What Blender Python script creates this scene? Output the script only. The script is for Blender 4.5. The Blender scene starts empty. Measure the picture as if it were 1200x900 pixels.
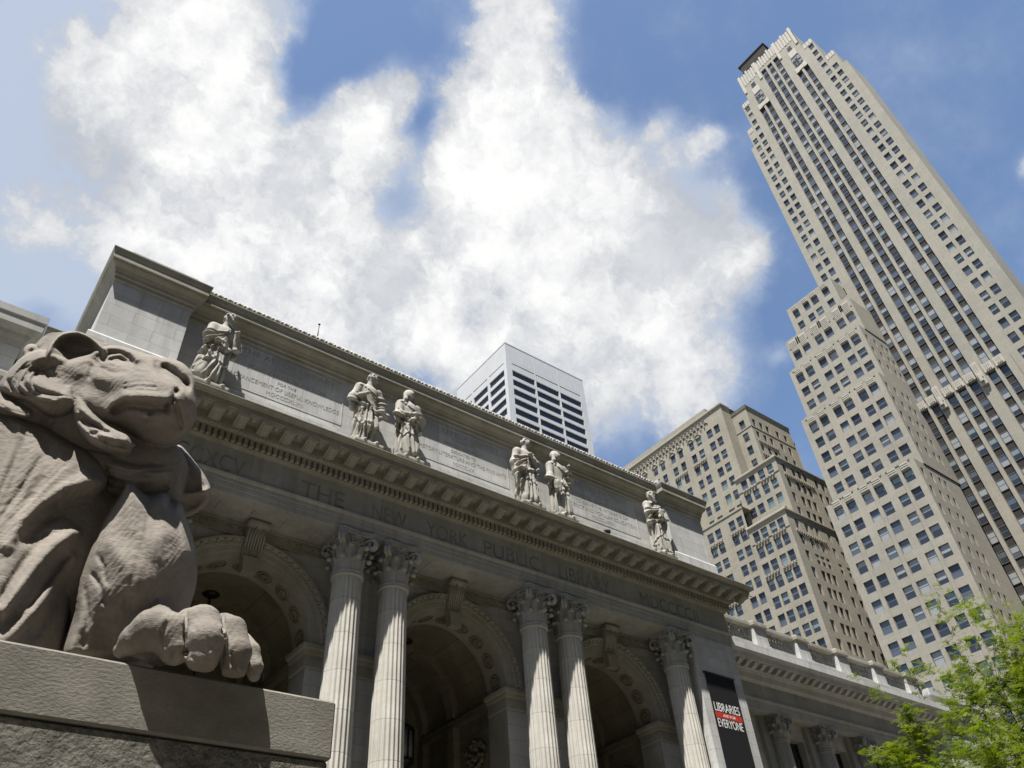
import bpy, math, random
import numpy as np
from mathutils import Vector, Matrix
from math import radians, sin, cos, pi, sqrt, atan2

S = bpy.context.scene
COL = S.collection
rng = random.Random(7)

# ------------------------------------------------------------------ camera
RM = np.array([[0.79542668, -0.60286066, -0.06209198],
               [0.36581832, 0.55928583, -0.74389268],
               [0.4831908, 0.5689977, 0.66540835]])      # rows: right, down, forward (X north, Y west, Z up)
FPX = 913.8
cam = bpy.data.cameras.new("camera")
camo = bpy.data.objects.new("camera", cam); COL.objects.link(camo)
cam.sensor_width = 36.0; cam.lens = FPX / 1200 * 36.0
cam.clip_start = 0.1; cam.clip_end = 6000
camo.matrix_world = Matrix(((RM[0][0], -RM[1][0], -RM[2][0], 0), (RM[0][1], -RM[1][1], -RM[2][1], 0),
                            (RM[0][2], -RM[1][2], -RM[2][2], 0), (0, 0, 0, 1)))
S.camera = camo

# ------------------------------------------------------------------ sun, sky, exposure
SUN = Vector((-1.6, -1.0, 4.4)).normalized()
sl = bpy.data.lights.new("sun", 'SUN'); sl.energy = 4.8; sl.angle = radians(0.53); sl.color = (1.0, 0.965, 0.91)
so = bpy.data.objects.new("sun", sl); COL.objects.link(so)
so.location = SUN * 300
so.rotation_euler = (-SUN).to_track_quat('-Z', 'Y').to_euler()

S.view_settings.view_transform = 'Standard'
S.view_settings.look = 'None'
S.view_settings.gamma = 1.0
S.view_settings.use_curve_mapping = False
S.view_settings.exposure = 1.2

W = bpy.data.worlds.new("World"); S.world = W; W.use_nodes = True
nt = W.node_tree; nt.nodes.clear()
def wn(t, **kw):
    n = nt.nodes.new(t)
    for k, v in kw.items(): setattr(n, k, v)
    return n
def wl(a, b): nt.links.new(a, b)
def wmath(op, a, b=None, c=None, clamp=False):
    n = wn('ShaderNodeMath', operation=op); n.use_clamp = clamp
    for i, v in enumerate((a, b, c)):
        if v is None: continue
        if hasattr(v, 'is_linked'): wl(v, n.inputs[i])
        else: n.inputs[i].default_value = v
    return n.outputs[0]
def wvec(op, a, b):
    n = wn('ShaderNodeVectorMath', operation=op)
    for i, v in enumerate((a, b)):
        if hasattr(v, 'is_linked'): wl(v, n.inputs[i])
        else: n.inputs[i].default_value = v
    return n
def pix_dir(u, v):
    d = RM.T @ np.array([u - 600, v - 450, FPX]); return d / np.linalg.norm(d)

sky = wn('ShaderNodeTexSky', sky_type='NISHITA'); sky.sun_disc = False
sky.sun_elevation = math.asin(SUN.z); sky.sun_rotation = atan2(SUN.x, SUN.y) % (2 * pi)
sky.air_density = 1.0; sky.dust_density = 0.5; sky.ozone_density = 1.6; sky.altitude = 20
SKYK = 0.078
tc = wn('ShaderNodeTexCoord')
dirn = wvec('NORMALIZE', tc.outputs['Generated'], (0, 0, 0)).outputs[0]
# cloud layer coordinates: where the view ray meets a flat layer of unit height
sep = wn('ShaderNodeSeparateXYZ'); wl(dirn, sep.inputs[0])
zc = wmath('MAXIMUM', sep.outputs[2], 0.06)
comb = wn('ShaderNodeCombineXYZ')
wl(wmath('DIVIDE', sep.outputs[0], zc), comb.inputs[0]); wl(wmath('DIVIDE', sep.outputs[1], zc), comb.inputs[1])
layer = comb.outputs[0]
def wnoise(vec, scale, detail, rough, dist=0.0, off=(0, 0, 0)):
    m = wn('ShaderNodeMapping'); wl(vec, m.inputs[0]); m.inputs['Location'].default_value = off
    n = wn('ShaderNodeTexNoise'); n.inputs['Scale'].default_value = scale; n.inputs['Detail'].default_value = detail
    n.inputs['Roughness'].default_value = rough; n.inputs['Distortion'].default_value = dist
    wl(m.outputs[0], n.inputs['Vector']); return n
# each puff: where it stands in the sky (given as a direction), angular radius (deg), weight
PUFFS = [(250, 60, 5.0, 1.0), (272, 120, 3.8, .95), (215, 150, 5.0, .95), (170, 80, 3.6, .75), (60, 272, 2.2, .42), (100, 90, 2.0, .4), (30, 250, 2.0, .25),
         (285, 15, 2.6, .6), (150, 20, 5, .3), (120, 320, 4, .2), (440, 112, 2.6, .85), (398, 168, 3.0, .8), (470, 110, 2.2, .6), (440, 180, 3.0, .7), (330, 250, 5.0, .95), (260, 220, 4.5, .9), (250, 290, 4.5, .8), (180, 230, 4, .7),
         (390, 330, 5.0, .95), (450, 370, 4.2, .95), (330, 350, 5, .8), (480, 330, 3.2, .8), (420, 280, 3, .6), (400, 215, 2.6, .5),
         (620, 15, 2.6, .85), (590, 70, 3.0, .9), (560, 120, 3.0, .85), (625, 110, 3.2, .85), (530, 180, 2.8, .75), (590, 190, 4.0, 1.0), (660, 210, 4.0, 1.0), (720, 230, 3.2, .95), (560, 250, 4.0, .95), (640, 280, 4.6, 1.0), (730, 300, 4.4, 1.0),
         (800, 290, 3.4, 1.0), (860, 300, 2.6, .9), (885, 295, 1.6, .6), (780, 350, 4.2, .95), (700, 370, 4.6, 1.0), (610, 360, 3.8, .85), (640, 440, 4.0, .85), (520, 400, 3.6, .85), (500, 320, 3.0, .7), (710, 450, 3.2, .75), (560, 400, 2.6, .6),
         (805, 180, 1.5, .62), (835, 165, .9, .4), (775, 148, 1.1, .55), (845, 245, 1.3, .4), (800, 430, 2.6, .75), (790, 465, 2.0, .6), (830, 410, 1.8, .5), (1192, 196, .8, .6), (912, 412, 1.0, .5), (690, 150, 1.8, .5),
         (342, 95, 2.4, -.9), (335, 135, 1.4, -.5), (400, 30, 2.6, -.5), (478, 230, 3.0, -.5), (468, 285, 2.4, -.4), (508, 120, 1.9, -.6), (500, 175, 1.7, -.45), (560, 370, 1.8, -.7), (60, 350, 2.4, -.7), (500, 135, 1.3, -.4), (395, 40, 2.4, -.3), (535, 330, 1.2, -.3)]
acc = None
warp = wnoise(dirn, 6.0, 6, .6)
wv = wvec('SUBTRACT', warp.outputs['Color'], (0.5, 0.5, 0.5)).outputs[0]
wv2 = wn('ShaderNodeVectorMath', operation='SCALE'); wl(wv, wv2.inputs[0]); wv2.inputs['Scale'].default_value = 0.11
dw = wvec('NORMALIZE', wvec('ADD', dirn, wv2.outputs[0]).outputs[0], (0, 0, 0)).outputs[0]
for (u, v, rad, wt) in PUFFS:
    d = pix_dir(u, v)
    dt = wvec('DOT_PRODUCT', dw, tuple(d)).outputs['Value']
    k = 1.0 / (1 - cos(radians(rad)))
    e = wmath('EXPONENT', wmath('MULTIPLY_ADD', dt, k, -k))
    acc = wmath('MULTIPLY', e, wt) if acc is None else wmath('MULTIPLY_ADD', e, wt, acc)
n1 = wnoise(dirn, 8.0, 15, .62, .0, (1.3, .4, 2.2))
fw = wnoise(dirn, 22.0, 8, .65, 0, (2.1, 7.4, 3.2))
fwv = wn('ShaderNodeVectorMath', operation='SCALE'); wl(wvec('SUBTRACT', fw.outputs['Color'], (.5, .5, .5)).outputs[0], fwv.inputs[0]); fwv.inputs['Scale'].default_value = .065
dwf = wvec('ADD', dirn, fwv.outputs[0]).outputs[0]
b1 = wnoise(dwf, 17.0, 10, .58, 0, (3.3, 1.1, 6.2)).outputs['Fac']; b2 = wnoise(dwf, 48.0, 6, .6, 0, (1.3, 8.1, 2.2)).outputs['Fac']
nz = wmath('MULTIPLY_ADD', n1.outputs['Fac'], 3.0, -1.53)
bil = wmath('ADD', wmath('MULTIPLY_ADD', b1, 2.3, -1.15), wmath('MULTIPLY_ADD', b2, 1.0, -.5))
nz = wmath('ADD', nz, bil)
accs = wmath('MINIMUM', acc, 1.55)
gate = wn('ShaderNodeMapRange', interpolation_type='SMOOTHSTEP'); wl(acc, gate.inputs[0]); gate.inputs[1].default_value = .03; gate.inputs[2].default_value = .4
dens = wmath('ADD', wmath('MULTIPLY_ADD', accs, 1.3, -.62), wmath('MULTIPLY', nz, gate.outputs[0]))
mr = wn('ShaderNodeMapRange', interpolation_type='SMOOTHSTEP'); wl(dens, mr.inputs[0])
mr.inputs[1].default_value = -0.24; mr.inputs[2].default_value = .5
cov = mr.outputs[0]
# cloud brightness: sunlit billows, greyer thick undersides, thin veils stay bluish
shn = wnoise(dwf, 5.5, 10, .6, 0, (7.7, 3.1, 5.0))
shade = wn('ShaderNodeMapRange', interpolation_type='SMOOTHSTEP'); wl(wmath('ADD', shn.outputs['Fac'], wmath('MULTIPLY', bil, .10)), shade.inputs[0])
shade.inputs[1].default_value = .34; shade.inputs[2].default_value = .60; shade.inputs[3].default_value = .4; shade.inputs[4].default_value = 1.0
thick = wn('ShaderNodeMapRange'); wl(dens, thick.inputs[0])
thick.inputs[1].default_value = .1; thick.inputs[2].default_value = 1.5; thick.inputs[3].default_value = .35; thick.inputs[4].default_value = 1.0
bri = wmath('MULTIPLY', shade.outputs[0], thick.outputs[0])
crgb = wn('ShaderNodeMix', data_type='RGBA'); wl(bri, crgb.inputs[0])
crgb.inputs[6].default_value = (.185, .20, .23, 1); crgb.inputs[7].default_value = (.44, .44, .435, 1)
skyb = wn('ShaderNodeVectorMath', operation='MULTIPLY'); wl(sky.outputs[0], skyb.inputs[0]); skyb.inputs[1].default_value = (SKYK, SKYK, SKYK)
accv = acc                      # thin veils of high cloud
for (u, v, rad, wt) in [(40, 40, 9, 1.0), (0, 200, 9, 1.0), (110, 250, 6, .7), (20, 310, 5, .45), (-200, 100, 14, .6), (470, 230, 4, .3), (780, 200, 5, .25), (820, 440, 4, .3)]:
    k = 1.0 / (1 - cos(radians(rad))); dt = wvec('DOT_PRODUCT', dw, tuple(pix_dir(u, v))).outputs['Value']
    accv = wmath('MULTIPLY_ADD', wmath('EXPONENT', wmath('MULTIPLY_ADD', dt, k, -k)), wt, accv)
vm = wn('ShaderNodeMapRange', interpolation_type='SMOOTHSTEP'); wl(wmath('ADD', accv, wmath('MULTIPLY_ADD', n1.outputs['Fac'], 1.1, -.62)), vm.inputs[0]); vm.inputs[1].default_value = -.12; vm.inputs[2].default_value = .8
veil = wn('ShaderNodeMix', data_type='RGBA'); wl(wmath('MULTIPLY', vm.outputs[0], .72), veil.inputs[0]); wl(skyb.outputs[0], veil.inputs[6]); veil.inputs[7].default_value = (.275, .305, .35, 1)
mixc = wn('ShaderNodeMix', data_type='RGBA'); wl(cov, mixc.inputs[0]); wl(veil.outputs[2], mixc.inputs[6]); wl(crgb.outputs[2], mixc.inputs[7])
bg = wn('ShaderNodeBackground'); wl(mixc.outputs[2], bg.inputs[0]); bg.inputs[1].default_value = 1.0
wo = wn('ShaderNodeOutputWorld'); wl(bg.outputs[0], wo.inputs[0])

# ------------------------------------------------------------------ helpers: objects
def link(o, parent=None):
    COL.objects.link(o)
    if parent is not None: o.parent = parent
    return o
def empty(name, loc=(0, 0, 0), rz=0.0):
    o = bpy.data.objects.new(name, None); link(o); o.location = loc; o.rotation_euler = (0, 0, rz)
    o.empty_display_size = .3
    return o
def tag(o, label, cat, group=None):
    o['label'] = label; o['category'] = cat
    if group: o['group'] = group
    return o

class MB:
    """collects faces for ONE mesh object"""
    def __init__(s): s.v = []; s.f = []; s.m = []; s.sm = []
    def add(s, vs, fs, mi=0, smooth=False):
        b = len(s.v); s.v.extend([tuple(map(float, p)) for p in vs])
        for f in fs: s.f.append(tuple(b + i for i in f)); s.m.append(mi); s.sm.append(smooth)
    def quad(s, a, b, c, d, mi=0): s.add([a, b, c, d], [(0, 1, 2, 3)], mi)
    def box(s, a, b, mi=0, bev=0.0):
        x0, y0, z0 = a; x1, y1, z1 = b
        if bev <= 0:
            s.add([(x0, y0, z0), (x1, y0, z0), (x1, y1, z0), (x0, y1, z0), (x0, y0, z1), (x1, y0, z1), (x1, y1, z1), (x0, y1, z1)],
                  [(0, 3, 2, 1), (4, 5, 6, 7), (0, 1, 5, 4), (1, 2, 6, 5), (2, 3, 7, 6), (3, 0, 4, 7)], mi)
            return
        rings = []
        vs = []
        for z, i in ((z0, bev), (z0 + bev, 0), (z1 - bev, 0), (z1, bev)):
            o = bev
            X0, X1, Y0, Y1 = x0 + i, x1 - i, y0 + i, y1 - i
            c = bev if i == 0 else 0.0
            ring = [(X0 + c, Y0), (X1 - c, Y0), (X1, Y0 + c), (X1, Y1 - c), (X1 - c, Y1), (X0 + c, Y1), (X0, Y1 - c), (X0, Y0 + c)] if c else \
                   [(X0 + 1e-4, Y0), (X1 - 1e-4, Y0), (X1, Y0 + 1e-4), (X1, Y1 - 1e-4), (X1 - 1e-4, Y1), (X0 + 1e-4, Y1), (X0, Y1 - 1e-4), (X0, Y0 + 1e-4)]
            vs += [(x, y, z) for x, y in ring]
        fs = [tuple(reversed(range(8))), tuple(range(24, 32))]
        for r in range(3):
            for i in range(8):
                j = (i + 1) % 8; fs.append((r * 8 + i, r * 8 + j, r * 8 + 8 + j, r * 8 + 8 + i))
        s.add(vs, fs, mi)
    def prism(s, poly, axis, a, b, mi=0):
        """poly: 2d points; axis 'x': (y,z) extruded along x from a to b"""
        n = len(poly)
        def P(p, t): return {'x': (t, p[0], p[1]), 'y': (p[0], t, p[1]), 'z': (p[0], p[1], t)}[axis]
        vs = [P(p, a) for p in poly] + [P(p, b) for p in poly]
        fs = [tuple(range(n)), tuple(reversed(range(n, 2 * n)))] + [(i, n + i, n + (i + 1) % n, (i + 1) % n) for i in range(n)]
        s.add(vs, fs, mi)
    def lathe(s, prof, c, seg=24, mi=0, smooth=True):
        n = len(prof); vs = []
        for k in range(seg):
            t = 2 * pi * k / seg
            for r, z in prof: vs.append((c[0] + r * cos(t), c[1] + r * sin(t), c[2] + z))
        fs = []
        for k in range(seg):
            for i in range(n - 1):
                a = k * n + i; b = ((k + 1) % seg) * n + i
                fs.append((a, b, b + 1, a + 1))
        s.add(vs, fs, mi, smooth)
    def tube(s, pts, rad, seg=8, mi=0, smooth=True, cap=True):
        pts = [Vector(p) for p in pts]; n = len(pts)
        if not hasattr(rad, '__len__'): rad = [rad] * n
        vs = []; up = Vector((0.123, 0.31, 1)).normalized()
        for i, p in enumerate(pts):
            t = (pts[min(i + 1, n - 1)] - pts[max(i - 1, 0)])
            if t.length < 1e-9: t = Vector((0, 0, 1))
            t.normalize(); a = t.cross(up)
            if a.length < 1e-3: a = t.cross(Vector((1, 0, 0)))
            a.normalize(); b = t.cross(a)
            for k in range(seg):
                q = 2 * pi * k / seg; vs.append(p + (a * cos(q) + b * sin(q)) * rad[i])
        fs = []
        for i in range(n - 1):
            for k in range(seg):
                l = (k + 1) % seg; fs.append((i * seg + k, i * seg + l, (i + 1) * seg + l, (i + 1) * seg + k))
        if cap: fs += [tuple(reversed(range(seg))), tuple(range((n - 1) * seg, n * seg))]
        s.add(vs, fs, mi, smooth)
    def sweep(s, prof, path, mi=0, closed_prof=False):
        """profile [(out, z)] swept along a plan path [(x,y)], outward = right-hand side of travel, mitred"""
        n = len(path); rows = []
        for i in range(n):
            p = Vector((path[i][0], path[i][1]))
            d0 = (p - Vector(path[i - 1])).normalized() if i > 0 else None
            d1 = (Vector(path[i + 1]) - p).normalized() if i < n - 1 else None
            n0 = Vector((d0.y, -d0.x)) if d0 else None; n1 = Vector((d1.y, -d1.x)) if d1 else None
            if n0 is None: m = n1
            elif n1 is None: m = n0
            else:
                m = (n0 + n1); m = m / m.dot(n0)
            rows.append([(p.x + m.x * o, p.y + m.y * o, z) for o, z in prof])
        k = len(prof); vs = [q for r in rows for q in r]; fs = []
        rngk = k if closed_prof else k - 1
        for i in range(n - 1):
            for j in range(rngk):
                jj = (j + 1) % k
                fs.append((i * k + j, i * k + jj, (i + 1) * k + jj, (i + 1) * k + j))
        fs.append(tuple(range(k))); fs.append(tuple(reversed(range((n - 1) * k, n * k))))
        s.add(vs, fs, mi)
    def build(s, name, mats, parent=None, loc=None, recalc=False):
        me = bpy.data.meshes.new(name); me.from_pydata(s.v, [], s.f)
        if not isinstance(mats, (list, tuple)): mats = [mats]
        for m in mats: me.materials.append(m)
        me.polygons.foreach_set('material_index', s.m); me.polygons.foreach_set('use_smooth', s.sm)
        if recalc:
            import bmesh
            bm = bmesh.new(); bm.from_mesh(me); bmesh.ops.recalc_face_normals(bm, faces=bm.faces); bm.to_mesh(me); bm.free()
        me.update()
        o = bpy.data.objects.new(name, me); link(o, parent)
        if loc is not None: o.location = loc
        return o

# ------------------------------------------------------------------ helpers: materials
def new_mat(name):
    m = bpy.data.materials.new(name); m.use_nodes = True
    t = m.node_tree; b = t.nodes['Principled BSDF']
    return m, t, b
def stone(name, base, var=.25, scale=1.2, rough=.85, bump=.25, bscale=40, dirt=None, dirt_amt=.5, dscale=(.8, .8, .35), bricks=None,
          stretch=None, bdist=.01, streak=None):
    m, t, b = new_mat(name); N = t.nodes.new; L = t.links.new
    tc = N('ShaderNodeTexCoord'); co = tc.outputs['Object']
    def noise(sc, det, rg, mapscale=(1, 1, 1), loc=(0, 0, 0)):
        mp = N('ShaderNodeMapping'); L(co, mp.inputs[0]); mp.inputs['Scale'].default_value = mapscale; mp.inputs['Location'].default_value = loc
        n = N('ShaderNodeTexNoise'); n.inputs['Scale'].default_value = sc; n.inputs['Detail'].default_value = det; n.inputs['Roughness'].default_value = rg
        L(mp.outputs[0], n.inputs['Vector']); return n.outputs['Fac']
    def ramp(f, a, c, lo, hi):
        r = N('ShaderNodeMapRange'); L(f, r.inputs[0]); r.inputs[1].default_value = a; r.inputs[2].default_value = c
        r.inputs[3].default_value = lo; r.inputs[4].default_value = hi; return r.outputs[0]
    def mixc(fac, a, c, mode='MIX'):
        x = N('ShaderNodeMix'); x.data_type = 'RGBA'; x.blend_type = mode
        for i, v in ((0, fac), (6, a), (7, c)):
            if hasattr(v, 'is_linked'): L(v, x.inputs[i])
            else: x.inputs[i].default_value = v if i == 0 else (*v, 1) if len(v) == 3 else v
        return x.outputs[2]
    f1 = ramp(noise(scale, 8, .6), .3, .7, 1 - var, 1 + var * .55)
    f2 = ramp(noise(scale * 14, 5, .65), .3, .7, 1 - var * .4, 1 + var * .3)
    mul = N('ShaderNodeMath'); mul.operation = 'MULTIPLY'; L(f1, mul.inputs[0]); L(f2, mul.inputs[1])
    val = mul.outputs[0]
    hgt = None
    if bricks:
        bw, bh, mort = bricks[:3]
        sp = N('ShaderNodeSeparateXYZ'); L(co, sp.inputs[0])
        ad = N('ShaderNodeMath'); ad.operation = 'ADD'; L(sp.outputs[0], ad.inputs[0]); L(sp.outputs[1], ad.inputs[1])
        cb = N('ShaderNodeCombineXYZ'); L(ad.outputs[0], cb.inputs[0]); L(sp.outputs[2], cb.inputs[1])
        br = N('ShaderNodeTexBrick'); L(cb.outputs[0], br.inputs['Vector'])
        br.inputs['Scale'].default_value = 1; br.inputs['Brick Width'].default_value = bw; br.inputs['Row Height'].default_value = bh
        br.inputs['Mortar Size'].default_value = mort; br.inputs['Mortar Smooth'].default_value = .3; br.inputs['Bias'].default_value = 0
        bv = bricks[3] if len(bricks) > 3 else .12
        br.inputs['Color1'].default_value = (1 - bv, 1 - bv, 1 - bv, 1); br.inputs['Color2'].default_value = (1 + bv, 1 + bv, 1 + bv, 1)
        br.inputs['Mortar'].default_value = (.62, .6, .56, 1)
        hgt = br.outputs['Fac']
    cv = N('ShaderNodeCombineColor'); [L(val, cv.inputs[i]) for i in range(3)]
    colr = mixc(1.0, base, cv.outputs[0], 'MULTIPLY')
    if bricks: colr = mixc(1.0, colr, br.outputs['Color'], 'MULTIPLY')
    if dirt:
        dn = ramp(noise(1.0, 9, .66, dscale, (3, 1, 7)), .45, .75, 0, dirt_amt)
        colr = mixc(dn, colr, dirt)
    if streak:
        sn = ramp(noise(1.0, 6, .6, (3.5, 3.5, .22), (9, 4, 2)), .5, .78, 0, streak)
        colr = mixc(sn, colr, tuple(c * .42 for c in base))
    L(colr, b.inputs['Base Color']); b.inputs['Roughness'].default_value = rough
    b.inputs['Specular IOR Level'].default_value = .25
    bn = noise(bscale, 6, .62, stretch or (1, 1, 1), (5, 5, 5))
    bp = N('ShaderNodeBump'); bp.inputs['Strength'].default_value = bump; bp.inputs['Distance'].default_value = bdist; L(bn, bp.inputs['Height'])
    last = bp
    if hgt is not None:
        bp2 = N('ShaderNodeBump'); bp2.inputs['Strength'].default_value = .6; bp2.inputs['Distance'].default_value = .012; bp2.invert = True
        L(hgt, bp2.inputs['Height']); L(bp.outputs[0], bp2.inputs['Normal']); last = bp2
    L(last.outputs[0], b.inputs['Normal'])
    return m
def plain(name, col, rough=.6, metal=0, spec=.4):
    m, t, b = new_mat(name); b.inputs['Base Color'].default_value = (*col, 1); b.inputs['Roughness'].default_value = rough
    b.inputs['Metallic'].default_value = metal; b.inputs['Specular IOR Level'].default_value = spec
    N = t.nodes.new; tc = N('ShaderNodeTexCoord'); n = N('ShaderNodeTexNoise'); n.inputs['Scale'].default_value = 6; n.inputs['Detail'].default_value = 6
    t.links.new(tc.outputs['Object'], n.inputs['Vector'])
    mx = N('ShaderNodeMix'); mx.data_type = 'RGBA'; mx.inputs[6].default_value = (*[c * .75 for c in col], 1); mx.inputs[7].default_value = (*[min(1, c * 1.2) for c in col], 1)
    t.links.new(n.outputs['Fac'], mx.inputs[0]); t.links.new(mx.outputs[2], b.inputs['Base Color'])
    return m
MARBLE = (.49, .488, .472)
M = {}
M['wall'] = stone('marble ashlar', MARBLE, .16, .5, .8, .15, 30, dirt=(.30, .29, .25), dirt_amt=.45, bricks=(1.35, .5, .008, .09), streak=.45)
M['marble'] = stone('weathered marble', (.37, .366, .345), .2, .8, .8, .25, 22, dirt=(.24, .23, .19), dirt_amt=.65, streak=.55)  # weathering, with the base also lowered to deepen the entablature's shade
M['soffit'] = stone('soiled marble', (.33, .315, .265), .22, .9, .85, .3, 20, dirt=(.2, .19, .12), dirt_amt=.7, streak=.3)  # soiling, plus some under-cornice shade put into the base colour
M['shaft'] = stone('column marble', (.445, .43, .385), .2, .7, .75, .12, 30, dirt=(.36, .32, .26), dirt_amt=.5, dscale=(.5, .5, 1.6), bricks=(9, 1.18, .012, .05))
M['statue'] = stone('statue marble', (.33, .318, .28), .25, 1.8, .85, .4, 25, dirt=(.20, .18, .14), dirt_amt=.65, dscale=(2, 2, .9))
M['faint_letter'] = stone('worn letter cuts', (.325, .32, .30), .2, 2, .9, .1, 20)  # shade inside the cuts given as flat colour, fainter than the frieze
M['statue_light'] = stone('clean marble', (.55, .54, .51), .1, 1.2, .8, .2, 25)
M['letter'] = stone('soiled letter cuts', (.235, .23, .21), .3, 2, .9, .1, 20)  # dirt and inner shade of the cuts combined in one colour
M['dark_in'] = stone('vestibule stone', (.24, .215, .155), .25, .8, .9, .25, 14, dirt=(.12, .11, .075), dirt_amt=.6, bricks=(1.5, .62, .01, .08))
M['lion'] = stone('lion pink marble', (.212, .189, .161), .3, 2.4, .9, .5, 28, dirt=(.115, .10, .088), dirt_amt=.7, dscale=(2.6, 2.6, 1.3), stretch=(1, 1, 2.6), bdist=.012, streak=.3)
M['ped_top'] = stone('hammered granite', (.215, .203, .172), .28, 3.0, .9, .45, 60, dirt=(.10, .095, .08), dirt_amt=.7, dscale=(1.2, 1.2, 3.4), stretch=(.7, .7, 1.3), bdist=.010, streak=.35)
M['ped_low'] = stone('rough granite', (.25, .238, .20), .5, 6.0, .95, 1.0, 30, dirt=(.075, .07, .058), dirt_amt=.85, dscale=(22, 22, 24), bdist=.09)
M['lime'] = stone('tower limestone', (.255, .238, .195), .10, .12, .85, .1, 3, dirt=(.34, .29, .22), dirt_amt=.35, dscale=(.12, .12, .03), streak=.22, bricks=(1.6, .8, .012, .045))
M['brick'] = stone('buff brick', (.255, .234, .186), .14, .25, .9, .15, 4, dirt=(.28, .235, .165), dirt_amt=.45, dscale=(.2, .2, .06), streak=.3, bricks=(1.2, .6, .012, .05))
M['terra'] = stone('terracotta', (.345, .32, .27), .15, .6, .7, .4, 3, dirt=(.36, .32, .25), dirt_amt=.5)
M['spandrel'] = stone('metal spandrel', (.032, .029, .026), .2, .5, .95, .1, 8)
M['white'] = stone('white marble cladding', (.44, .44, .435), .05, .1, .6, .05, 3, dirt=(.52, .52, .51), dirt_amt=.3, dscale=(.1, .1, .04), bricks=(3.1, 4.05, .02, .02))
M['frame'] = plain('window frame', (.10, .095, .085), .6)
def glass(name, col, rough=.08, spec=.6):
    m = plain(name, col, rough, 0, spec); return m
M['g_dark'] = glass('dark window glass', (.025, .03, .04), .06, .55)
M['g_mid'] = glass('window glass', (.07, .085, .105), .08, .7)
M['g_blind'] = glass('window glass with blind', (.24, .25, .25), .2, .5)
M['g_green'] = glass('greenish window glass', (.15, .20, .20), .12, .6)
M['g_black'] = glass('black office glass', (.018, .018, .028), .15, .35)
M['black'] = plain('black fabric', (.012, .012, .013), .8, 0, .2)
M['red'] = plain('red print', (.45, .035, .02), .8, 0, .2)
M['whitep'] = plain('white print', (.72, .72, .70), .8, 0, .2)
M['bronze'] = plain('dark bronze', (.035, .03, .022), .5, .6)
M['copper'] = stone('roof sheet', (.16, .15, .13), .2, .4, .7, .1, 6)
M['asphalt'] = stone('asphalt', (.05, .05, .052), .3, .8, .95, .3, 60)
M['paving'] = stone('paving', (.13, .12, .10), .15, .5, .9, .2, 30, bricks=(1.5, 1.5, .012, .06))
M['bark'] = stone('bark', (.035, .027, .021), .4, 6, .95, .8, 30, stretch=(1, 1, .3))
M['pigeon'] = plain('pigeon plumage', (.05, .05, .055), .8)
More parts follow.
